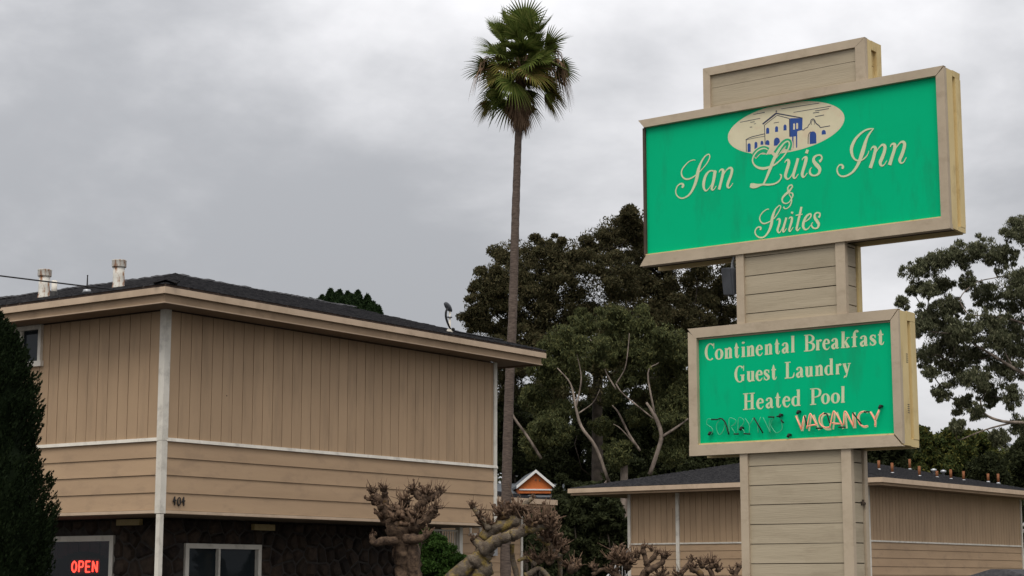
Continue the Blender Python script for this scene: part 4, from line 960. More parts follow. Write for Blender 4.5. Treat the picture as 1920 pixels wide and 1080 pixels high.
o = MB().lathe([(0.045, 0), (0.045, 0.26)], (0, 0, 0), 12).build('vent_pipe', M_trim, MOT, True, loc=(e + 0.9, yy, ZR + 0.9 * SLOPE))
MB().lathe([(0.10, 0.0), (0.06, 0.02), (0.055, 0.085), (0.047, 0.09)], (0, 0, 0), 12).build('rubber_boot', M_black, o, True)
yy = roof_y(163, 0, 0.55)
o = MB().lathe([(0.075, 0.0), (0.055, 0.05), (0.05, 0.055)], (0, 0, 0), 12).build('vent_pipe', M_metal, MOT, True, loc=(e + 0.55, yy, ZR + 0.55 * SLOPE))
MB().lathe([(0.028, 0.05), (0.024, 0.11), (0.012, 0.125), (0.008, 0.26), (0.012, 0.265), (0.010, 0.28)], (0, 0, 0), 10).build('spike_cap', M_black, o, True)

# --- electric service mast near the right end of the roof
sm_p = Vector((7.02, e + 0.75, ZR + 0.75 * SLOPE))
sm = empty('service_mast', tuple(MOT.matrix_basis @ sm_p), R(54.37), 'pale electric service mast with dark hood and looping cables on the roof edge', 'service mast')
MB().lathe([(0.07, -0.02), (0.05, 0.05), (0.02, 0.07), (0.018, 0.40)], (0, 0, 0), 12).build('mast_pipe', M_trim, sm, True)
MB().lathe([(0.045, 0.265), (0.047, 0.28), (0.045, 0.295)], (0, 0, 0), 12).build('clamp_band', M_metal, sm, True)
hd = MB().blob((0, 0, 0), (0.125, 0.055, 0.05), 0.04, 12, 8).build('hood', M_flood, sm, True, loc=(-0.05, 0.0, 0.455))
hd.rotation_euler = (0, R(38), 0)
for dx in (0.0, 0.03):
    pts = spline([(-0.10 + dx, -0.02, 0.44), (-0.165 + dx, -0.03, 0.36), (-0.17 + dx, -0.03, 0.26), (-0.12 + dx, -0.03, 0.16), (-0.04 + dx * 0.5, -0.03, 0.07), (0.0, -0.05, 0.05)], 5)
    MB().tube([tuple(p) for p in pts], 0.014 if dx else 0.009, 6).build('drip_loop_cable', M_wire, sm, True)
pts = spline([(0.0, -0.05, 0.06), (0.12, -0.05, 0.03), (0.35, -0.08, 0.02), (0.8, -0.15, 0.0), (1.2, -0.3, -0.03)], 5)
MB().tube([tuple(p) for p in pts], 0.014, 6).build('splice_cable', M_wire, sm, True)
MB().blob((0.02, -0.06, 0.055), (0.04, 0.03, 0.03), 0.1).build('splice', M_black, sm, True)

# --- overhead wire to the roof corner, from a pole out to the left
pole_top = Vector((-17.5, 22.0, 7.12))
anchor = MOT.matrix_basis @ Vector((-0.5, 0.6, ZR + 0.04))
pts = []
for i in range(25):
    t = i / 24
    p = pole_top.lerp(anchor, t)
    p.z -= 1.15 * 4 * t * (1 - t) * 0.12
    pts.append(tuple(p))
tag(MB().tube(pts, 0.011, 6).build('overhead_wire', M_wire, None, True), 'thin black overhead wire running from the left edge to the motel roof corner', 'wire')
up = MB().tube([(-17.5, 22.0, -0.2), (-17.5, 22.0, 4), (-17.5, 22.0, 8.2)], [0.16, 0.14, 0.12], 12).build('utility_pole', M_bark_dark, None, True)
tag(up, 'wooden utility pole carrying the overhead wire left of the motel', 'utility pole')

# ================================================================== rear motel wings
def wing(name, label, origin, rz, right_len, left_len, zb, zband, laps, ztop, ov, slope, zgut, ridge_in, left_over, base, trim_at=(), boards_left=True, boards_right='stuff', left_hip=True, right_hip=True, ov_r=None):
    """a rear wing: wall corner at the origin, right wall along x, left wall along y"""
    W = empty(name, origin, rz, label, 'building')
    MB().box(0.03, right_len, 0.03, left_len, base, ztop).build('wall', M_core, W)
    # upright boards
    p = 0.2225
    yb = 0.09
    while boards_left and yb < left_len - 0.1:
        MB().box(0.005 - random.uniform(0, 0.003), 0.029, yb + 0.006, min(yb + p - 0.006, left_len - 0.06), zband + 0.001, ztop - 0.02).build('siding_board', M_siding, W)
        yb += p
    if boards_right == 'stuff':
        m = MB()
        xb = 0.09
        while xb < right_len - 0.1:
            m.box(xb + 0.007, min(xb + p - 0.007, right_len - 0.05), 0.005 - random.uniform(0, 0.003), 0.029, zband + 0.001, ztop - 0.02)
            xb += p
        m.build('siding_boards', M_siding, W, kind='stuff')
    for hi, lo in zip(laps[:-1], laps[1:]):
        MB().hexa([(0.08, -0.012, lo + 0.005), (right_len - 0.05, -0.012, lo + 0.005), (right_len - 0.05, 0.029, lo + 0.005), (0.08, 0.029, lo + 0.005), (0.08, 0.006, hi), (right_len - 0.05, 0.006, hi), (right_len - 0.05, 0.029, hi), (0.08, 0.029, hi)]).build('lap_board', M_lap, W)
        if boards_left:
            MB().hexa([(-0.012, 0.08, lo + 0.005), (0.029, 0.08, lo + 0.005), (0.029, left_len - 0.05, lo + 0.005), (-0.012, left_len - 0.05, lo + 0.005), (0.006, 0.08, hi), (0.029, 0.08, hi), (0.029, left_len - 0.05, hi), (0.006, left_len - 0.05, hi)]).build('lap_board', M_lap, W)
    MB().box(0.08, right_len - 0.01, -0.03, 0.029, laps[0] + 0.001, zband).build('trim_band', M_trim, W)
    if boards_left:
        MB().box(-0.03, 0.029, 0.08, left_len - 0.01, laps[0] + 0.001, zband).build('trim_band', M_trim, W)
    MB().box(-0.028, 0.08, -0.028, 0.08, base, ztop).build('corner_post', M_trim, W)
    if boards_left:
        MB().box(-0.045, 0.06, left_len - 0.055, left_len + 0.05, base, ztop).build('corner_post', M_trim, W)
    for ty in trim_at:
        MB().box(-0.06, 0.03, ty - 0.06, ty + 0.06, base, ztop).build('trim_post', M_trim, W)
    MB().box(right_len - 0.048, right_len + 0.04, -0.04, 0.06, base, ztop).build('corner_post', M_trim, W)
    # roof
    X1 = right_len + (ov if ov_r is None else ov_r)
    Y1 = left_len + left_over
    a, z0_, z1_ = ridge_in, zgut, zgut + ridge_in * slope
    e_ = -ov
    ymid = (e_ + Y1) / 2
    a = min(a, ymid - e_)
    z1_ = z0_ + a * slope
    P = [(e_, e_, z0_), (X1, e_, z0_), (X1, Y1, z0_), (e_, Y1, z0_), (e_ + (a if left_hip else 0), ymid, z1_), (X1 - (a if right_hip else 0), ymid, z1_)]
    Q = [(x_, y_, z_ - 0.03) for x_, y_, z_ in P[:4]]
    RF = MB().add(P + Q, [(0, 1, 5, 4), (3, 0, 4), (1, 2, 5), (2, 3, 4, 5), (0, 6, 7, 1), (3, 9, 6, 0), (1, 7, 8, 2), (2, 8, 9, 3), (9, 8, 7, 6)]).build('roof', M_shingle, W)
    # shingle courses on the two slopes in view
    m = MB()
    t = 0.0
    while t < a - 0.1:
        zz = z0_ + t * slope
        x0_, x1_ = e_ + t, X1 - (t if right_hip else 0)
        kx = (ymid - e_) / a
        th = 0.026
        y_a, y_b = e_ + t * kx, e_ + (t + 0.17) * kx
        zb_ = z0_ + (t + 0.17) * slope
        m.add([(x0_, y_a - 0.01, zz + th), (x1_, y_a - 0.01, zz + th), (x1_, y_b, zb_ + 0.003), (x0_, y_b, zb_ + 0.003), (x0_, y_a - 0.01, zz), (x1_, y_a - 0.01, zz)], [(0, 1, 2, 3), (4, 5, 1, 0)])
        y0_, y1_ = e_ + t * kx, Y1 - t * kx
        m.add([(x0_ - 0.01, y0_, zz + th), (x0_ - 0.01, y1_, zz + th), (x0_ + 0.17, y1_, zb_ + 0.003), (x0_ + 0.17, y0_, zb_ + 0.003), (x0_ - 0.01, y0_, zz), (x0_ - 0.01, y1_, zz)], [(3, 2, 1, 0), (0, 1, 5, 4)])
        t += 0.15
    m.build('shingle_courses', M_shingle, RF, kind='stuff')
    # gutters and soffit
    MB().box(e_ - 0.09, X1 + 0.05, e_ - 0.09, e_ - 0.001, z0_ - 0.155, z0_ - 0.012).build('gutter', M_fascia, W)
    MB().box(e_ - 0.09, e_ - 0.001, e_ - 0.0005, Y1 + 0.06, z0_ - 0.155, z0_ - 0.012).build('gutter', M_fascia, W)
    MB().box(e_ + 0.0, X1, e_ + 0.0, e_ + 0.04, z0_ - 0.235, z0_ - 0.032).build('fascia_board', M_frieze, W)
    MB().box(e_ + 0.0, e_ + 0.04, e_ + 0.041, Y1, z0_ - 0.235, z0_ - 0.032).build('fascia_board', M_frieze, W)
    MB().box(e_ + 0.041, X1, e_ + 0.041, -0.031, z0_ - 0.215, z0_ - 0.20).build('soffit', M_soffit, W)
    MB().box(e_ + 0.041, -0.031, -0.0305, Y1, z0_ - 0.215, z0_ - 0.20).build('soffit', M_soffit, W)
    MB().box(-0.0305, right_len, left_len + 0.051, Y1, z0_ - 0.215, z0_ - 0.20).build('soffit', M_soffit, W)
    return W, dict(e=e_, a=a, z0=z0_, z1=z1_, ymid=ymid, X1=X1, Y1=Y1, kx=(ymid - e_) / a)

BL = [2.745, 2.524, 2.267, 2.01, 1.753, 1.50]
WB, rb = wing('motel_wing', 'tan rear motel wing with hipped shingle roof and rusty vent pipes behind the sign pole', (10.721, 55.273, 0), R(90 - 37.84),
              11.60, 8.67, 0, 2.794, BL, 4.42, 0.907, 0.215, 4.609, 5.7, 1.73, -0.9, trim_at=(6.775,))
MB().box(-0.02, 0.0, 6.86, 7.05, 3.9, 4.25).build('meter_box', M_siding, WB)
# vent pipes on its right-hand slope
def on_right_slope(px, t):
    lo, hi = -0.5, 14.0
    for _ in range(40):
        md_ = (lo + hi) / 2
        p = WB.matrix_basis @ Vector((md_, rb['e'] + t * rb['kx'], rb['z0'] + t * (rb['z1'] - rb['z0']) / rb['a']))
        if 960 + FPX * p.x / (p.y * math.cos(PITCH) + (p.z - EYE) * math.sin(PITCH)) < px: lo = md_
        else: hi = md_
    return (lo, rb['e'] + t * rb['kx'], rb['z0'] + t * (rb['z1'] - rb['z0']) / rb['a'])
for px, t, h in ((1648, 2.4, 0.30), (1673, 1.6, 0.33), (1706, 3.9, 0.36), (1724, 1.5, 0.33), (1757, 1.7, 0.22), (1783, 1.6, 0.33), (1807, 1.6, 0.32), (1853, 2.0, 0.30), (1872, 1.9, 0.34)):
    q = on_right_slope(px, t)
    o = MB().lathe([(0.045, 0), (0.045, h)], (0, 0, 0), 10).build('vent_pipe', M_orangepipe, WB, True, loc=q)
    MB().lathe([(0.08, -0.03), (0.055, 0.03), (0.048, 0.035)], (0, 0, 0), 10).build('flashing', M_metal, o, True)
for px, t in ((1751, 2.6), (1769, 2.5)):
    q = on_right_slope(px, t)
    MB().lathe([(0.05, 0), (0.05, 0.12), (0.10, 0.13), (0.10, 0.19), (0.03, 0.22)], (0, 0, 0), 10).build('roof_vent', M_metal, WB, True, loc=q)
# stair rail at the far end of that wing
sr = empty('stair_railing', (0, 0, 0), 0, 'white stair railing descending at the left end of the rear wing', 'railing')
a, b = at(1183, 1026, 62), at(1128, 1094, 61)
MB().tube([a, b], 0.035, 6).build('handrail', M_white, sr)
MB().tube([a - Vector((0, 0, 0.75)), b - Vector((0, 0, 0.75))], 0.03, 6).build('stringer', M_white, sr)
for i in range(11):
    p = a.lerp(b, i / 10)
    MB().tube([p, p - Vector((0, 0, 0.75))], 0.014, 5).build('baluster', M_white, sr)

WC, rc = wing('motel_wing', 'small tan motel wing half hidden behind the front building and the palm trunk', (-4.496, 46.796, 0), R(90 - 36.5),
              8.0, 7.0, 0, 3.65, [3.62, 3.37, 3.113, 2.856, 2.60, 2.343, 2.086, 1.83, 1.57, 1.31, 1.05], 3.70, 0.9, 0.235, 3.894, 3.2, 0.9, -0.9, boards_left=False, boards_right='none', ov_r=0.384)
window(WC, 'x', 5.55, 6.05, 2.83, 3.10, -0.02, M_glass, 0.05, None, 0.03)
MB().box(6.25, 6.75, -0.09, -0.015, 2.28, 2.52).build('wall_unit', M_metal, WC)

# ================================================================== houses beyond
def gable_house(name, label, loc, rz, w, d, hw, hr, wall, roofm, base=-1.0, over=0.25, trim=M_white):
    """gable end faces local -y"""
    H = empty(name, loc, rz, label, 'house')
    MB().prism([(-w / 2, base), (w / 2, base), (w / 2, hw), (0, hr - 0.05), (-w / 2, hw)], 0, d).build('wall', wall, H)
    s = (hr - hw) / (w / 2)
    for sg in (-1, 1):
        x1 = sg * (w / 2 + over)
        z1_ = hw - over * s
        MB().hexa([(0, -over, hr - 0.04), (x1, -over, z1_ - 0.04), (x1, d + over, z1_ - 0.04), (0, d + over, hr - 0.04), (0, -over, hr + 0.06), (x1, -over, z1_ + 0.06), (x1, d + over, z1_ + 0.06), (0, d + over, hr + 0.06)]).build('roof', roofm, H)
        MB().hexa([(0, -over - 0.04, hr - 0.06), (x1, -over - 0.04, z1_ - 0.06), (x1, -over - 0.001, z1_ - 0.06), (0, -over - 0.001, hr - 0.06), (0, -over - 0.04, hr + 0.08), (x1, -over - 0.04, z1_ + 0.08), (x1, -over - 0.001, z1_ + 0.08), (0, -over - 0.001, hr + 0.08)]).build('barge_board', trim, H)
    return H
# house with the orange gable, seen between the palm and the trees
p = at(1004, 884, 84)
HO = gable_house('orange_house', 'orange gabled house with white barge boards peeking out between palm and trees', (p.x, 84, 0), R(6), 1.5, 4.0, p.z - 0.62, p.z, M_orange, M_farroof, p.z - 1.0, 0.14)
m = MB()
for (x_, z_) in ((-0.02, -0.42), (0.16, -0.45)):
    MB().box(x_, x_ + 0.06, -0.03, -0.001, p.z + z_, p.z + z_ + 0.08).build('attic_vent', M_core, HO)
MB().box(-0.75, 0.85, -0.05, -0.002, p.z - 0.86, p.z - 0.80).build('trim_board', M_white, HO)
MB().box(-2.2, 3.0, 0.6, 8.0, -0.9, p.z - 1.25).build('main_wall', M_core, HO)
MB().add([(-2.6, -0.6, p.z - 1.2), (3.4, -0.6, p.z - 1.2), (3.4, 4.0, p.z - 0.35), (-2.6, 4.0, p.z - 0.35), (-2.6, 8.4, p.z - 1.2), (3.4, 8.4, p.z - 1.2)], [(0, 1, 2, 3), (3, 2, 5, 4), (0, 3, 4), (1, 5, 2)]).build('main_roof', M_farroof, HO)
# pale house on the rise at the right
p = at(1868, 826, 122)
HW = gable_house('pale_house', 'pale house with white barge boards far off among the trees at right', (p.x, 122, 0), R(-28), 5.0, 7.0, p.z - 1.4, p.z, M_white, M_farroof, -0.5, 0.35)
MB().box(-0.5, 0.5, -0.03, 0.02, p.z - 2.6, p.z - 1.5).build('window', M_glass, HW)
# shingled roof corner of a low enclosure, bottom right
p = at(1880, 1067, 44)
EN = empty('trash_enclosure', (p.x, 44, 0), R(52), 'low dark shingled roof corner at the bottom right in front of the rear wing', 'enclosure')
zt = p.z
MB().hexa([(-0.25, -1.0, zt - 0.28), (3.4, -1.0, zt - 0.28), (3.4, 1.2, zt - 0.28), (-0.25, 1.2, zt - 0.28), (0.0, -0.1, zt), (3.4, -0.1, zt), (3.4, 0.3, zt), (0.0, 0.3, zt)]).build('roof', M_shingle, EN)
MB().box(0.0, 3.2, -0.8, 1.0, -0.8, zt - 0.285).build('wall', M_siding, EN)

# ================================================================== vegetation helpers
def unit(n):
    v = RNG.normal(size=(n, 3))
    return v / np.linalg.norm(v, axis=1)[:, None]

def leaves(pos, ln, wd, droop=0.0, spread=1.0, up=None):
    """rhombic leaves at the given points; droop pulls the leaf axis downwards"""
    n = len(pos)
    ax = unit(n) * spread
    ax[:, 2] -= droop
    if up is not None: ax += up
    ax /= np.linalg.norm(ax, axis=1)[:, None]
    b = np.cross(ax, unit(n))
    b /= np.linalg.norm(b, axis=1)[:, None] + 1e-9
    L = (ln * RNG.uniform(0.6, 1.35, n))[:, None]
    W = (wd * RNG.uniform(0.7, 1.3, n))[:, None]
    q = np.stack([pos - ax * L * 0.5, pos + b * W * 0.5, pos + ax * L * 0.5, pos - b * W * 0.5], axis=1)
    return q

def clump_points(c, r, n, subs=9, shell=0.45, sub_r=0.42, flat=1.0):
    """points gathered in uneven tufts that straggle out of an ellipsoid, thin between them"""
    c = np.array(c); r = np.array(r) if hasattr(r, '__len__') else np.array([r, r, r])
    s = RNG.normal(size=(subs, 3)) * 0.52
    ln = np.linalg.norm(s, axis=1)
    s *= (np.minimum(ln, 1.15) / ln)[:, None]
    rad = sub_r * RNG.uniform(0.45, 1.35, subs)
    wts = rad ** 2 * RNG.uniform(0.6, 1.3, subs); wts /= wts.sum()
    idx = RNG.choice(subs, n, p=wts)
    off = unit(n) * (RNG.random(n)[:, None] ** 0.5) * rad[idx][:, None]
    off[:, 2] *= 0.75
    P_ = s[idx] + off
    k_ = n // 5
    P_[:k_] = unit(k_) * RNG.random(k_)[:, None] ** 0.5 * 1.04
    return c + P_ * r, c + s * r

def grow(mb, p0, p1, r0, r1, bend=0.12, seg=5, sides=6):
    p0, p1 = Vector(p0), Vector(p1)
    d = (p1 - p0).length
    q = Vector(RNG.normal(size=3)) * d * bend
    pts = [p0.lerp(p1, i / seg) + q * math.sin(math.pi * i / seg) for i in range(seg + 1)]
    mb.tube(pts, [r0 + (r1 - r0) * i / seg for i in range(seg + 1)], sides, cap=False)
    return pts

def px_r(rpx, Y): return rpx * Y / FPX

def eucalyptus(name, label, Y, base_px, fork_px, clumps, leafmat, barkmat, leaf=(0.26, 0.075), dens=70, droop=0.9, tr=(0.35, 0.22), limbs=(), cat='tree', dY=2.0, subs=9, sub_r=0.42, limb_mat=None, twigs=True):
    """clumps: (px, py, radius px[, depth offset]) as seen from the street, at the tree's own distance"""
    bz = ground_z(at(base_px, 1000, Y).x, Y)
    b = at(base_px, 1000, Y); b.z = bz - 0.2
    T = empty(name, tuple(b), 0, label, cat)
    inv = -np.array(b)
    f = at(*fork_px, Y)
    tm = MB()
    grow(tm, (0, 0, 0), f - b, tr[0], tr[1], 0.03, 7, 9)
    allq, bm = [], MB()
    nodes = [(np.array(f - b), tr[1] * 0.5)]
    for lp in limbs:
        for q_ in lp:
            nodes.append((np.array(at(q_[0], q_[1], Y + q_[3] * 0.5)) + inv, px_r(q_[2] * 0.45, Y)))
    clumps = sorted(clumps, key=lambda c_: math.hypot(c_[0] - fork_px[0], c_[1] - fork_px[1]))
    for c in clumps:
        px, py, rp = c[:3]
        off = c[3] if len(c) > 3 else RNG.uniform(-dY, dY)
        r = px_r(rp, Y)
        p = np.array(at(px, py, Y + off))
        n = int(dens * rp)
        pts, subs_c = clump_points(p + inv, (r, r * 1.05, r * 0.92), n, subs=subs, sub_r=sub_r)
        allq.append(leaves(pts, leaf[0], leaf[1], droop))
        if twigs:
            e_ = p + inv
            cost = [np.linalg.norm(e_ - n_[0]) + 0.25 * np.linalg.norm(n_[0] - nodes[0][0]) for n_ in nodes]
            n_ = nodes[int(np.argmin(cost))]
            r0_ = min(n_[1] * 0.8, 0.11)
            pth = grow(bm, tuple(n_[0]), tuple(e_), max(r0_, 0.03), max(r0_ * 0.55, 0.02), 0.14, 6, 6)
            nodes.append((e_, max(r0_ * 0.6, 0.03)))
            nodes.append((np.array(pth[3]), max(r0_ * 0.75, 0.03)))
            for s_ in subs_c[:6]:
                grow(bm, tuple(p + inv), tuple(s_), 0.022, 0.009, 0.1, 3, 4)
    for lp in limbs:
        P = [tuple(np.array(at(q[0], q[1], Y + q[3] * 0.5)) + inv) for q in lp]
        S = spline([(*a, px_r(q[2] * 0.5, Y)) for a, q in zip(P, lp)], 4)
        MB().tube([tuple(s_[:3]) for s_ in S], [s_[3] for s_ in S], 8, lump=0.06).build('limb', limb_mat or barkmat, T, True)
    tm.build('trunk', barkmat, T, True)
    if twigs: bm.build('branches', M_bark_dark, T, True, kind='stuff')
    quads_mesh('crown', np.concatenate(allq), leafmat, T)
    return T

# ------------------------------------------------------------------ tall dark eucalyptus behind
eucalyptus('eucalyptus_tree', 'tall dark brown-green eucalyptus rising behind the palm and the sign', 88, 1120, (1120, 700),
    [(902, 575, 34), (925, 530, 40), (962, 485, 42), (1010, 474, 34), (1052, 478, 36), (893, 605, 26), (950, 565, 50), (1010, 535, 55), (1070, 525, 55),
     (1112, 468, 44), (1152, 436, 38), (1186, 420, 34), (1140, 520, 55), (1195, 480, 50), (1190, 550, 55), (1250, 545, 48), (1310, 545, 46), (1352, 560, 40),
     (1300, 595, 46), (1080, 590, 55), (1010, 605, 55), (935, 640, 42), (1230, 605, 55), (1372, 515, 36), (1245, 470, 50), (1305, 480, 50), (1150, 610, 55),
     (985, 660, 50), (1060, 660, 55), (1290, 650, 50), (1350, 620, 44), (950, 710, 44), (1040, 740, 55), (1130, 700, 60), (1220, 690, 60), (1180, 400, 18)],
    M_leaf_dark, M_bark_dark, leaf=(0.19, 0.058), dens=175, droop=0.7, tr=(0.4, 0.22), dY=2.6, subs=16, sub_r=0.34)
# ------------------------------------------------------------------ olive eucalyptus with pale limbs in front of it
eucalyptus('eucalyptus_tree', 'olive green eucalyptus with pale bare limbs between front building and sign', 72, 1170, (1170, 860),
    [(1092, 612, 30), (1150, 600, 34), (1196, 612, 34), (1242, 640, 38), (1275, 660, 40), (1052, 640, 34), (1018, 690, 34), (1060, 700, 40), (1110, 660, 36),
     (1160, 650, 36), (1210, 670, 36), (1250, 720, 46), (1290, 740, 40), (1180, 710, 30), (1010, 750, 34), (1030, 800, 34), (1150, 740, 20), (1260, 780, 44),
     (1000, 830, 30), (1285, 820, 34), (1195, 780, 22), (1130, 800, 22), (1060, 770, 26), (1300, 700, 34), (1160, 850, 26), (1260, 850, 28)],
    M_leaf_green, M_bark_euc, leaf=(0.17, 0.046), dens=165, droop=0.9, subs=18, sub_r=0.34, tr=(0.25, 0.14), dY=1.6, twigs=False, limbs=[
     [(1142, 905, 6, -1.6), (1118, 840, 6, -1.9), (1090, 800, 5.5, -2.1), (1080, 765, 4.5, -2.2), (1070, 720, 3.2, -2.1), (1045, 690, 2, -1.9)],
     [(1080, 765, 3.8, -2.2), (1090, 710, 2.6, -2.2), (1082, 665, 1.6, -2.0)], [(1085, 775, 3, -2.2), (1112, 755, 2, -2.1), (1125, 730, 1.2, -2.0)],
     [(1218, 890, 8, -1.8), (1232, 850, 8, -2.0), (1240, 815, 8, -2.1), (1228, 780, 7, -2.1), (1212, 755, 4.5, -1.9)],
     [(1240, 820, 6, -2.1), (1270, 800, 4.5, -2.0), (1290, 785, 3, -1.8)], [(1200, 845, 5, -1.8), (1180, 815, 4.5, -2.0), (1160, 775, 3.5, -2.1), (1148, 760, 2, -2.1)],
     [(1195, 838, 3, -1.9), (1165, 805, 2, -2.0), (1150, 795, 1.2, -2.0)], [(1155, 730, 3, -2.1), (1135, 695, 2.6, -2.1), (1128, 660, 2, -2.0), (1105, 635, 1.4, -1.9)],
     [(1155, 720, 2.6, -2.1), (1172, 690, 2.4, -2.1), (1178, 650, 1.8, -2.0), (1180, 625, 1.2, -1.9)], [(1228, 780, 4, -2.1), (1215, 700, 3, -2.2), (1235, 680, 1.6, -2.0)],
     [(1225, 785, 3, -2.1), (1170, 740, 2.5, -2.3), (1155, 720, 2.6, -2.1)],
     [(1015, 860, 5, -1.5), (990, 820, 5, -1.6), (965, 785, 4.5, -1.7), (960, 770, 3, -1.7)], [(1175, 985, 8, -1.2), (1150, 960, 7, -1.4), (1125, 925, 6, -1.4), (1140, 900, 5, -1.5)]])
# ------------------------------------------------------------------ grey-green eucalyptus at the right edge
eucalyptus('eucalyptus_tree', 'airy grey-green eucalyptus with pinkish limbs at the right edge', 76, 2060, (2020, 900),
    [(1718, 512, 24), (1692, 568, 13), (1745, 498, 24), (1768, 486, 24), (1800, 478, 26), (1845, 470, 28), (1880, 480, 26), (1908, 430, 28), (1940, 440, 40), (1765, 535, 22), (1740, 545, 18),
     (1725, 610, 26), (1745, 590, 24), (1790, 575, 20), (1850, 555, 30), (1900, 530, 34), (1940, 560, 40), (1758, 650, 32), (1800, 625, 32), (1850, 610, 38), (1900, 610, 36), (1735, 670, 18),
     (1790, 690, 34), (1830, 710, 30), (1880, 690, 34), (1765, 735, 18), (1745, 700, 14), (1805, 760, 20), (1832, 770, 16), (1900, 745, 22), (1795, 800, 14), (1875, 820, 18), (1915, 800, 22), (1700, 600, 8), (1710, 545, 12),
     (1775, 575, 20), (1815, 530, 18), (1870, 640, 26), (1820, 665, 26), (1770, 610, 24), (1855, 740, 22), (1900, 660, 26), (1785, 645, 22), (1960, 650, 50), (1980, 520, 60), (2040, 600, 70), (2080, 500, 70), (1990, 740, 50), (2070, 720, 60)],
    M_leaf_grey, M_bark_euc, leaf=(0.17, 0.042), dens=105, droop=1.2, tr=(0.55, 0.2), dY=1.6, sub_r=0.31, subs=30, limbs=[
     [(2020, 760, 10, 0), (1960, 722, 9, -0.5), (1900, 690, 7, -1.2), (1860, 665, 5, -1.5), (1825, 645, 3.5, -1.6)], [(2020, 820, 9, 0), (1940, 795, 7, -0.8), (1880, 790, 5.5, -1.4), (1845, 775, 4.5, -1.6), (1838, 750, 3, -1.6)],
     [(1900, 792, 4, -1.2), (1850, 805, 3, -1.4), (1800, 825, 2, -1.5)], [(1990, 640, 6, 0), (1900, 600, 4, -0.8), (1815, 590, 2.4, -1.2)], [(1815, 590, 2.4, -1.2), (1800, 560, 2, -1.2), (1830, 530, 2, -1.2), (1870, 520, 2, -1.0)],
     [(1900, 690, 3, -1.2), (1880, 650, 2.4, -1.3), (1885, 620, 1.6, -1.3)]])

# ------------------------------------------------------------------ smaller trees and hedges that close the view
def bushy_tree(name, label, Y, px, py_top, halfw, leafmat, seed_n, cat='tree', group=None, leaf=(0.19, 0.085), low=1080, dens=60):
    """a rounded broad tree from the ground to py_top"""
    c = at(px, py_top, Y)
    gz = ground_z(c.x, Y)
    T = empty(name, (c.x, Y, gz), 0, label, cat, group)
    h = c.z - gz
    w = px_r(halfw, Y)
    tm = MB().tube([(0, 0, -0.3), (0.05, 0, h * 0.3), (0.0, 0.1, h * 0.6)], [0.18, 0.14, 0.07], 8)
    q = []
    depth = min(h * 0.92, max(2.2 * w, 3.2))
    for i in range(seed_n):
        t = RNG.random() ** 1.15                       # 0 at the crown's top
        a = RNG.uniform(0, 2 * math.pi)
        wide = w * min(1.0, 0.38 + 1.5 * t)
        rr = wide * math.sqrt(RNG.random()) * 0.9
        r_ = w * RNG.uniform(0.30, 0.48)
        p_ = (rr * math.cos(a), rr * math.sin(a) * 0.8, h - r_ * 0.8 - t * (depth - r_))
        pts, _ = clump_points(p_, r_, int(dens * r_ * FPX / Y), subs=12, sub_r=0.45)
        q.append(leaves(pts, leaf[0], leaf[1], 0.15))
        grow(tm, (0, 0, max(0.2, h - depth)), p_, 0.05, 0.02, 0.08, 3, 4)
    tm.build('trunk', M_bark_dark, T, True)
    quads_mesh('crown', np.concatenate(q), leafmat, T)
    return T
GB = 'dense trees closing the view beyond the rear wing'
bushy_tree('broad_tree', 'dense dark tree between the orange house and the rear wing', 67, 1100, 905, 62, M_leaf_hedge, 34, group=GB, dens=75)
bushy_tree('broad_tree', 'dark shrubby tree just right of the small wing', 64, 1062, 940, 40, M_leaf_hedge, 26, group=GB, dens=75)
bushy_tree('broad_tree', 'dark tree behind the left end of the rear wing roof', 78, 1180, 850, 60, M_leaf_hedge, 30, group=GB)
bushy_tree('broad_tree', 'dark tree directly behind the sign pole above the rear roof', 80, 1330, 800, 80, M_leaf_hedge, 34, group=GB)
bushy_tree('broad_tree', 'dark tree under the lower sign box at its left corner', 79, 1260, 840, 55, M_leaf_hedge, 26, group=GB)
bushy_tree('broad_tree', 'dark rounded tree above the rusty pipes, nearest to the sign pole', 84, 1650, 805, 75, M_leaf_hedge, 34, group=GB)
bushy_tree('broad_tree', 'mid green tree with pointed top right of the lower sign box', 86, 1738, 798, 34, M_leaf_mid, 26, group=GB)
bushy_tree('broad_tree', 'yellow-green tree above the rear roof left of the pale house', 88, 1790, 806, 52, M_leaf_mid, 32, group=GB)
bushy_tree('broad_tree', 'dark low tree above the right end of the rear roof', 86, 1850, 858, 60, M_leaf_hedge, 30, group=GB)
bushy_tree('broad_tree', 'dark tree at the right edge below the airy eucalyptus', 90, 1935, 820, 60, M_leaf_hedge, 30, group=GB)
bushy_tree('broad_tree', 'grey-green tree hiding the foot of the orange house', 76, 985, 925, 30, M_leaf_hedge, 20, group=GB)
bushy_tree('broad_tree', 'dark tree behind the palm trunk above the small wing', 92, 945, 745, 60, M_leaf_hedge, 34, group=GB)
bushy_tree('broad_tree', 'dark tree behind the roof of the orange house', 96, 1060, 800, 75, M_leaf_hedge, 36, group=GB)
bushy_tree('broad_tree', 'dark tree seen between the pale limbs of the olive eucalyptus', 94, 1130, 735, 80, M_leaf_hedge, 36, group=GB)
bushy_tree('broad_tree', 'dark tree left of the lower sign box behind the olive eucalyptus', 95, 1235, 740, 80, M_leaf_hedge, 36, group=GB)
bushy_tree('broad_tree', 'dark bush under the eave end of the small wing', 61, 1012, 950, 34, M_leaf_hedge, 26, group=GB, dens=75)
bushy_tree('broad_tree', 'dark bush left of the rear wing corner post behind the stair rail', 66, 1150, 940, 44, M_leaf_hedge, 30, group=GB, dens=75)
bushy_tree('broad_tree', 'dark tree behind the palm trunk at the front roof end', 98, 1000, 720, 70, M_leaf_hedge, 34, group=GB)
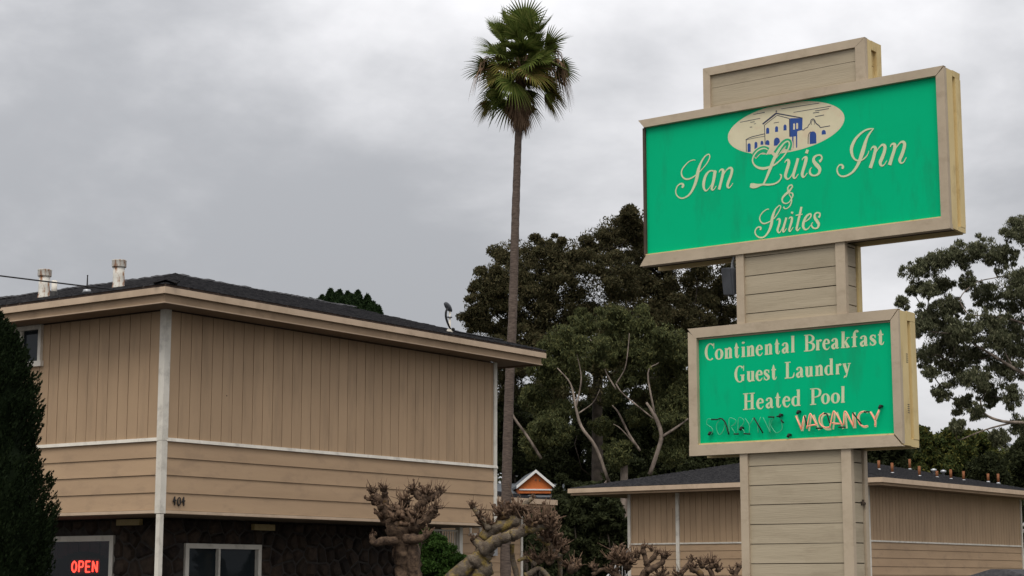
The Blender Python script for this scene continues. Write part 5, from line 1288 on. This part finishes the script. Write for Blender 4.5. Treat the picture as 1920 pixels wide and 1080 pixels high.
bushy_tree('broad_tree', 'low dark bush covering the right slope of the orange gable', 80, 1052, 888, 24, M_leaf_hedge, 18, group=GB, dens=70)
bushy_tree('broad_tree', 'green tree filling the gap under the airy eucalyptus', 93, 1835, 812, 50, M_leaf_mid, 34, group=GB)
bushy_tree('broad_tree', 'dark tree behind the rear roof left of the yellow-green tree', 92, 1700, 830, 60, M_leaf_hedge, 34, group=GB)
bushy_tree('broad_tree', 'olive tree at the far right over the rear roof', 94, 1905, 838, 50, M_leaf_green, 34, group=GB)
bushy_tree('broad_tree', 'dark tree just left of the orange gable behind the palm trunk', 91, 978, 842, 34, M_leaf_hedge, 26, group=GB)
# far wood that reads as one mass
q = []
for i in range(46):
    x_ = -10 + i * 1.35 + RNG.uniform(-1, 1)
    y_ = 128 + RNG.uniform(-8, 14)
    g_ = ground_z(x_, y_)
    hh = RNG.uniform(5.5, 9.0)
    for k in range(5):
        pts, _ = clump_points((x_ + RNG.uniform(-1.6, 1.6), y_ + RNG.uniform(-1, 1), g_ + hh * RNG.uniform(0.2, 0.85)), 1.7, 330, subs=7)
        q.append(leaves(pts, 0.45, 0.24, 0.2))
fw_ = quads_mesh('distant_wood', np.concatenate(q), M_leaf_hedge)
tag(fw_, 'dark mass of distant trees on the rise behind everything', 'wood', kind='stuff')

# ------------------------------------------------------------------ conifer tips above the front roof
c = at(645, 545, 70)
gz = ground_z(c.x, 70)
CT = empty('conifer_tree', (c.x, 70, gz), 0, 'dark conifer with pointed tips showing above the front roof', 'tree')
tm = MB().tube([(0, 0, -0.2), (0, 0, 5), (0.05, 0, c.z - gz - 0.6)], [0.32, 0.22, 0.04], 8)
q = []
CONES = [(604, 553, 22, 60), (620, 541, 22, 70), (637, 543, 20, 70), (652, 546, 20, 70), (671, 544, 22, 70), (689, 552, 20, 60), (711, 574, 12, 40), (645, 556, 44, 60), (612, 562, 34, 60), (676, 562, 36, 60), (582, 559, 16, 40), (557, 556, 5, 30), (660, 551, 30, 60), (630, 549, 30, 60), (700, 566, 22, 50), (595, 562, 22, 50), (640, 610, 70, 90), (700, 610, 40, 60), (590, 610, 40, 60)]
for (px, py, rp, hp) in CONES:
    off = RNG.uniform(-1, 1)
    top = at(px, py, 70 + off)
    r_ = px_r(rp, 70); h_ = px_r(hp, 70)
    n = int(rp * hp * 3.0) + 300
    t = RNG.random(n) ** 0.7
    a = RNG.uniform(0, 2 * math.pi, n)
    rr = r_ * t ** 0.6 * RNG.random(n) ** 0.35
    pts = np.stack([top.x - c.x + rr * np.cos(a), off + rr * np.sin(a), top.z - gz - t * h_], axis=1)
    q.append(leaves(pts, 0.17, 0.06, -0.5))
    grow(tm, (0, 0, (c.z - gz) * 0.6), (top.x - c.x, off, top.z - gz - 0.1), 0.06, 0.015, 0.03, 4, 5)
tm.build('trunk', M_bark_dark, CT, True)
quads_mesh('crown', np.concatenate(q), M_leaf_pine, CT)

# ------------------------------------------------------------------ juniper at the left edge
JX, JY = -6.22, 20.8
JU = empty('juniper_tree', (JX, JY, 0), 0, 'tall very dark juniper in front of the motel at the left edge', 'tree')
MB().tube([(0, 0, -0.1), (0.03, 0, 2.0), (0, 0, 4.0)], [0.16, 0.12, 0.03], 9).build('trunk', M_bark_dark, JU, True)
def jun_r(z):
    prof = [(0.0, 1.0), (1.65, 1.0), (2.38, 1.03), (2.70, 0.97), (2.93, 0.85), (3.17, 0.77), (3.35, 0.83), (3.6, 0.83), (3.96, 0.73), (4.2, 0.60), (4.4, 0.46), (4.54, 0.34), (4.68, 0.2), (4.78, 0.0)]
    return np.interp(z, [a for a, b in prof], [b for a, b in prof])
q = []
tuft_n = 3400
tz = RNG.uniform(0.2, 4.74, tuft_n)
ta = RNG.uniform(0, 2 * math.pi, tuft_n)
tr_ = jun_r(tz) * RNG.uniform(0.80, 1.0, tuft_n)
for i in range(tuft_n):
    n = 46
    base = np.array([tr_[i] * math.cos(ta[i]), tr_[i] * math.sin(ta[i]), tz[i]])
    dirv = np.array([math.cos(ta[i]) * 0.55, math.sin(ta[i]) * 0.55, 1.0]); dirv /= np.linalg.norm(dirv)
    t = RNG.random(n)[:, None]
    pts = base + dirv * (t - 0.5) * 0.22 + unit(n) * (0.085 * (1.1 - t)) * RNG.random(n)[:, None]
    q.append(leaves(pts, 0.05, 0.017, 0, 0.7, up=dirv * 1.1))
quads_mesh('crown', np.concatenate(q), M_leaf_cyp, JU)
MB().lathe([(jun_r(z) * 0.8 + 0.01, z) for z in (0.1, 1, 1.8, 2.4, 2.75, 3.2, 3.6, 4.0, 4.3, 4.5)], (0, 0, 0), 14).build('inner_foliage', M_leaf_cyp, JU, True)

# ------------------------------------------------------------------ clipped shrub beside the grille
c = at(822, 1062, 30.5)
SH = empty('round_shrub', (c.x, 30.5, 0), 0, 'rounded bright green shrub in front of the white security grille', 'shrub')
q = []
st_ = MB()
for (px, py, rp) in ((822, 1050, 34), (800, 1030, 22), (845, 1055, 26), (815, 1012, 15), (790, 1060, 22), (860, 1068, 20), (830, 1085, 40), (795, 1000, 9), (838, 1035, 18)):
    off = RNG.uniform(-0.2, 0.2)
    p_ = at(px, py, 30.5 + off)
    pts, sb = clump_points((p_.x - c.x, off, p_.z), px_r(rp, 30.5), rp * 130, subs=12, sub_r=0.4)
    q.append(leaves(pts, 0.055, 0.022, -0.4))
    grow(st_, (0, 0, -0.05), (p_.x - c.x, off, p_.z), 0.03, 0.008, 0.05, 4, 5)
st_.build('stems', M_bark_dark, SH, True)
quads_mesh('foliage', np.concatenate(q), M_leaf_bush, SH)

# ------------------------------------------------------------------ fan palm
PY = 48.0
pb = at(948, 1000, PY); pb.z = ground_z(pb.x, PY) - 0.1
PALM = empty('fan_palm', tuple(pb), 0, 'very tall slender fan palm with green crown and brown dead skirt', 'palm tree')
tp = [(949, 1130, 11.5), (948, 1060, 11), (949, 960, 10.4), (951, 860, 10.2), (954, 760, 9.8), (957, 680, 9.6), (961, 600, 9.2), (964, 500, 8.8), (966, 420, 8.5), (969, 330, 8.0), (972, 250, 7.6), (975, 180, 8.5), (976, 130, 8)]
S = spline([(*(at(a, b, PY) - pb), px_r(r * 0.92, PY)) for a, b, r in tp], 10)
m = MB()
m.tube([tuple(s[:3]) for s in S], [s[3] * (1 + 0.035 * math.sin(i * 2.3)) for i, s in enumerate(S)], 14, lump=0.03)
m.build('trunk', M_bark_palm, PALM, True)
hub = at(977, 108, PY) - pb

def fan_frond(origin, az_, el, pet, rad, mat, curl, spread=125, nseg=28, tipdroop=0.35, roll=0.0, vee=0.35):
    """petiole plus a pleated fan whose split tips hang"""
    o = Vector(origin)
    d = Vector((math.cos(az_) * math.cos(el), math.sin(az_) * math.cos(el), math.sin(el)))
    side = d.cross(Vector((0, 0, 1)))
    if side.length < 0.1: side = Vector((1, 0, 0))
    side.normalize()
    nrm = side.cross(d).normalized()
    P = []
    for i in range(6):
        t = i / 5
        P.append(o + d * (pet * t) + Vector((0, 0, -1)) * (curl * pet * t * t))
    dd = (P[-1] - P[-2]).normalized()
    side = (side - dd * side.dot(dd)).normalized()
    nrm = side.cross(dd).normalized()
    side, nrm = side * math.cos(roll) + nrm * math.sin(roll), nrm * math.cos(roll) - side * math.sin(roll)
    m = MB()
    m.tube(P, [0.022 - 0.010 * i / 5 for i in range(6)], 5)
    h = P[-1]
    for k in range(nseg):
        a = R(-spread + 2 * spread * k / (nseg - 1))
        ln = rad * (0.72 + 0.28 * math.cos(a * 0.62)) * random.uniform(0.9, 1.08)
        v = (dd * math.cos(a) + side * math.sin(a))
        perp = (side * math.cos(a) - dd * math.sin(a))
        w = rad * 0.047
        pts = []
        fold = nrm * (w * 0.6 * (1 if k % 2 else -1))
        for i, t in enumerate((0.02, 0.35, 0.65, 0.85, 1.0)):
            p_ = h + v * (ln * t) + nrm * (0.10 * ln * t * t * math.cos(a) + vee * ln * t * abs(math.sin(a)) ** 1.3) + Vector((0, 0, -1)) * (tipdroop * ln * max(0, t - 0.45) ** 1.6 * 1.6)
            ww = (0.25 * w, w, w * 0.62, w * 0.30, w * 0.03)[i]
            pts.append((p_ - perp * ww, p_ + fold * (1 - t) * 0.8, p_ + perp * ww))
        b_ = len(m.v)
        for tr3 in pts: m.v += [tuple(x) for x in tr3]
        for i in range(4):
            m.f += [(b_ + i * 3, b_ + i * 3 + 1, b_ + i * 3 + 4, b_ + i * 3 + 3), (b_ + i * 3 + 1, b_ + i * 3 + 2, b_ + i * 3 + 5, b_ + i * 3 + 4)]
    return m.build('frond', mat, PALM)
nf = 62
for i in range(nf):
    t = i / (nf - 1)                                   # 0 = youngest spear, 1 = oldest living leaf
    el = math.asin(max(-0.8, min(0.995, 1.0 - 1.62 * t + random.uniform(-0.16, 0.16))))
    az_ = i * 2.39996 + random.uniform(-0.6, 0.6)
    mt = M_palm_green if t < 0.66 or random.random() < 0.55 else M_palm_yellow
    fan_frond((hub.x, hub.y, hub.z + 0.05 - 0.42 * t), az_, el, random.uniform(0.40, 1.05), random.uniform(0.58, 0.84), mt, 0.04 + 0.30 * t, random.uniform(62, 92), 22, 0.08 + 0.55 * t,
              random.uniform(-0.9, 0.9), random.uniform(0.2, 0.55))
for i in range(20):
    az_ = i * 2.39996 + 0.4
    fan_frond((hub.x, hub.y, hub.z - 0.05 - 0.02 * i), az_, R(62 - 5.2 * i), random.uniform(0.22, 0.40), random.uniform(0.45, 0.6), M_palm_green if i % 3 else M_palm_yellow, 0.2, random.uniform(60, 90), 18, 0.4, random.uniform(-0.7, 0.7), 0.4)
for i in range(16):                                    # stubs of old leaf stalks round the neck
    az_ = i * 2.39996
    d_ = Vector((math.cos(az_), math.sin(az_), 0))
    o_ = Vector((hub.x, hub.y, hub.z - 0.05 - 0.04 * i))
    MB().tube([o_, o_ + d_ * 0.12 + Vector((0, 0, 0.12)), o_ + d_ * 0.2 + Vector((0, 0, 0.3))], [0.05, 0.035, 0.015], 6).build('leaf_stalk', M_palm_dead, PALM)
for i in range(11):                                    # bleached, drooping strands at the sides
    az_ = (0.1, 0.35, -0.3, 3.3, 2.9, 0.6, -0.1, 0.2, 3.1, -0.5, 0.0)[i]
    fan_frond((hub.x, hub.y, hub.z - 0.10 - 0.04 * i), az_, R(30 - 9 * (i % 4)), 0.98, 0.48, M_palm_dead, 0.22, 60, 9, 2.8)
for i in range(64):                                    # skirt of dead leaves round the neck
    az_ = i * 2.39996
    f_ = (i + 0.5) / 64
    zz = -0.42 - 0.80 * f_
    fan_frond((hub.x + 0.06 * math.cos(az_) - 0.04, hub.y + 0.06 * math.sin(az_), hub.z + zz), az_, R(-56 - 26 * f_ - 6 * random.random()), random.uniform(0.26, 0.36) * (1 - 0.25 * f_), random.uniform(0.40, 0.56) * (1 - 0.15 * f_), M_palm_dead, 0.6, random.uniform(20, 36), 10, 0.8)

# ------------------------------------------------------------------ pollarded street trees
def pollard(label, Y, limbs, knobs, bark, group, fingers=1.0):
    """limbs: lists of (px, py, radius px, depth offset); knobs: (px, py, radius px, depth, n stubs, length px, lean)"""
    b = at(limbs[0][0][0], 1000, Y)
    b.z = ground_z(b.x, Y)
    T = empty('pollarded_tree', tuple(b), 0, label, 'tree', group)
    for k, lp in enumerate(limbs):
        P = [(*(at(a, c_, Y + d_) - b), px_r(r_, Y)) for a, c_, r_, d_ in lp]
        S_ = spline(P, 5)
        pts = [Vector(s_[:3]) + Vector(RNG.normal(size=3)) * s_[3] * 0.07 for s_ in S_]
        if k == 0:
            pts = [Vector((pts[0].x, pts[0].y, -0.15))] + pts
            S_ = [S_[0]] + S_
        MB().tube(pts, [s_[3] * (0.95 + 0.07 * math.sin(k * 1.7 + i_ * 0.9) + 0.05 * math.sin(i_ * 2.3)) for i_, s_ in enumerate(S_)], 12, lump=0.09).build('trunk' if k == 0 else 'limb', bark, T, True)
    for (px, py, rp, d_, n, lpx, lean) in knobs:
        p_ = at(px, py, Y + d_) - b
        r_ = px_r(rp, Y)
        kn = MB().blob(p_, (r_ * 0.85, r_ * 0.8, r_ * 0.75), 0.34, 9, 7).build('knuckle', M_bark_pol, T, True)
        tw = MB()
        for i in range(int(n * fingers * 2.2)):
            v = Vector(RNG.normal(size=3)); v.z = abs(v.z) * 0.9 + 0.15; v.x += lean
            v.normalize()
            l_ = px_r(lpx, Y) * RNG.uniform(0.35, 1.25)
            q0 = p_ + v * r_ * 0.7
            fat = RNG.random() < 0.2
            if not fat: l_ *= RNG.uniform(0.9, 1.9)
            q1 = q0 + v * l_ * 0.52 + Vector(RNG.normal(size=3)) * l_ * (0.10 if fat else 0.16)
            q2 = q0 + v * l_ + Vector((0, 0, l_ * 0.28)) + Vector(RNG.normal(size=3)) * l_ * 0.15
            r0 = r_ * (RNG.uniform(0.18, 0.30) if fat else RNG.uniform(0.06, 0.14))
            tw.tube([q0, q1, q2], [r0, r0 * 0.85, r0 * (0.7 if fat else 0.35)], 6, lump=0.12)
            if fat:
                tw.blob(q2, r0 * 1.05, 0.3, 6, 4)
        tw.build('stubs', M_twig, kn, True, kind='stuff')
    return T
GP = 'pollarded trees in front of the motel'
pollard('pollarded tree with clenched knuckles against the tan siding, left of the green shrub', 28.0,
    [[(762, 1120, 27, 0), (764, 1060, 26, 0), (757, 1020, 24, 0), (752, 985, 30, 0), (755, 962, 24, 0)],
     [(782, 1110, 15, -0.15), (777, 1060, 13, -0.2), (774, 1020, 9, -0.22), (776, 1000, 7, -0.2)],
     [(742, 980, 13, 0.05), (727, 958, 11, 0.05), (714, 943, 9, 0.05), (702, 928, 7, 0)],
     [(722, 950, 8, 0.05), (722, 934, 7, 0.05), (722, 922, 6, 0)],
     [(756, 975, 10, 0.2), (758, 952, 10, 0.25), (760, 944, 9, 0.25)],
     [(770, 975, 13, -0.05), (786, 955, 11, -0.05), (795, 940, 10, -0.1), (800, 930, 9, -0.1)],
     [(795, 940, 8, -0.1), (780, 925, 7, 0), (773, 918, 6, 0)], [(798, 936, 8, -0.1), (815, 930, 7, -0.15), (824, 924, 6, -0.15)],
     [(775, 990, 11, -0.1), (796, 978, 9, -0.2), (808, 962, 8, -0.25), (814, 952, 6, -0.25)],
     [(742, 1015, 9, -0.2), (722, 1014, 8, -0.3), (702, 1018, 7, -0.35), (697, 1005, 5, -0.35)],
     [(758, 1010, 10, -0.25), (785, 1010, 8, -0.35), (802, 1002, 6, -0.35)]],
    [(697, 920, 7, 0, 9, 8, -0.3), (720, 918, 8, 0, 10, 8, 0), (702, 940, 9, 0.05, 10, 10, -0.8), (714, 950, 9, 0, 8, 9, -0.5), (757, 942, 12, 0.25, 16, 12, 0), (774, 920, 9, 0, 14, 9, -0.2), (800, 930, 12, -0.1, 18, 12, 0.1), (824, 924, 8, -0.15, 10, 9, 0.4),
     (813, 955, 10, -0.25, 12, 12, 0.4), (803, 972, 10, -0.2, 10, 10, 0.6), (725, 975, 12, 0.1, 14, 16, -0.8), (740, 960, 12, 0.1, 12, 12, -0.2), (752, 978, 22, -0.1, 18, 14, 0), (775, 985, 16, -0.2, 12, 14, 0.3), (698, 1006, 6, -0.35, 5, 6, -0.2), (800, 1000, 9, -0.35, 8, 8, 0.5), (785, 968, 14, -0.1, 10, 12, 0.2)],
    M_bark_pol, GP)
pollard('pollarded tree with a long yellow-lichened limb leaning in front of the small wing', 29.5,
    [[(835, 1100, 18, 0), (868, 1070, 18, 0), (898, 1048, 17, 0), (912, 1028, 14, 0)],
     [(890, 1110, 26, 0.1), (896, 1075, 24, 0.1), (904, 1045, 20, 0.05), (912, 1028, 15, 0)],
     [(904, 1034, 14, -0.1), (928, 1016, 12, -0.15), (952, 1006, 11, -0.2), (972, 1001, 11, -0.2), (988, 990, 10, -0.2)],
     [(906, 1030, 10, 0), (895, 1018, 8, 0), (887, 1010, 7, 0)],
     [(905, 1010, 10, 0.2), (922, 994, 11, 0.2), (945, 984, 12, 0.2), (968, 975, 12, 0.2)],
     [(918, 992, 7, 0.1), (905, 974, 6, 0.1), (892, 958, 5, 0.1), (886, 948, 3, 0.1)],
     [(968, 978, 9, 0.2), (974, 960, 6, 0.2), (985, 945, 5, 0.2), (998, 934, 4, 0.2)],
     [(985, 990, 9, -0.2), (1005, 990, 8, -0.3), (1025, 984, 7, -0.3)],
     [(1050, 1110, 5, 0.4), (1050, 1060, 5, 0.4), (1047, 1040, 6, 0.3)], [(1040, 1035, 7, 0.2), (1026, 1018, 7, 0.1), (1010, 1005, 6, 0)],
     [(975, 1100, 6, 0.1), (962, 1050, 5, 0), (960, 1020, 5, -0.1)], [(1030, 1085, 5, 0), (1012, 1066, 5, 0), (995, 1075, 6, 0), (984, 1080, 6, 0)], [(1005, 1060, 5, 0), (990, 1046, 4, 0), (970, 1052, 3, 0)]],
    [(886, 950, 6, 0.1, 14, 9, -0.1), (900, 968, 8, 0.1, 14, 10, -0.3), (913, 985, 10, 0.15, 14, 12, -0.2), (945, 968, 13, 0.2, 22, 15, -0.1), (968, 962, 14, 0.2, 24, 16, 0), (985, 962, 10, 0.2, 14, 12, 0.1), (997, 936, 5, 0.2, 7, 6, 0.3), (1000, 985, 12, -0.3, 22, 15, 0.1),
     (1020, 980, 13, -0.3, 26, 16, 0.2), (1033, 990, 11, -0.3, 20, 15, 0.4), (1025, 1010, 13, 0.1, 24, 15, 0.3), (1040, 1026, 13, 0.2, 26, 14, 0.3), (1058, 1034, 7, 0.2, 9, 8, 0.6), (1010, 1050, 10, 0, 18, 14, 0), (1030, 1052, 10, 0, 18, 12, 0.2), (1072, 1065, 13, 0.1, 20, 10, 0.1), (990, 1050, 6, 0, 10, 10, -0.5), (888, 1010, 8, 0, 5, 6, -0.3), (925, 985, 9, 0.2, 10, 10, 0)],
    M_bark_lich, GP)
pollard('low pollarded tree with twisted arms before the rear wing, left of the sign pole', 38.0,
    [[(1195, 1115, 9, 0), (1203, 1085, 8, 0), (1214, 1068, 7, 0), (1212, 1052, 6, 0)],
     [(1212, 1055, 5, 0), (1208, 1040, 5, 0), (1206, 1030, 5, 0)], [(1213, 1055, 5, 0), (1226, 1045, 5, 0), (1230, 1038, 5, 0)], [(1212, 1072, 6, -0.1), (1230, 1062, 6, -0.1), (1242, 1054, 5, -0.1), (1243, 1040, 5, -0.1)],
     [(1268, 1095, 6, 0.1), (1280, 1072, 5, 0.1), (1292, 1058, 5, 0.1), (1296, 1048, 4, 0.1)], [(1310, 1105, 6, 0), (1316, 1080, 6, 0), (1302, 1068, 6, 0)], [(1330, 1100, 6, 0.2), (1335, 1078, 5, 0.2), (1325, 1062, 5, 0.2)],
     [(1375, 1100, 5, 0), (1378, 1078, 5, 0), (1386, 1064, 4, 0)], [(1110, 1078, 4, 0.3), (1130, 1068, 4, 0.3), (1152, 1076, 5, 0.2), (1175, 1090, 6, 0.1)]],
    [(1206, 1028, 6, 0, 9, 6, -0.2), (1222, 1030, 5, 0, 8, 6, 0.2), (1232, 1036, 6, 0, 9, 6, 0.3), (1246, 1042, 8, -0.1, 12, 8, 0.2), (1296, 1050, 5, 0.1, 7, 6, 0.2), (1300, 1068, 8, 0, 10, 7, -0.2), (1316, 1060, 8, 0.2, 16, 10, 0), (1335, 1060, 9, 0.2, 18, 10, 0.2), (1346, 1068, 7, 0.2, 12, 8, 0.4),
     (1386, 1062, 6, 0, 9, 8, 0.1), (1372, 1072, 6, 0, 8, 7, -0.2), (1158, 1050, 12, 0.2, 34, 14, 0), (1176, 1060, 12, 0.2, 30, 14, 0.1), (1195, 1042, 7, 0.1, 10, 9, 0), (1240, 1080, 9, 0, 14, 9, 0), (1270, 1080, 8, 0, 12, 8, 0), (1115, 1066, 7, 0.3, 12, 8, -0.2), (1150, 1074, 9, 0.2, 20, 10, 0)],
    M_bark_pol, GP)
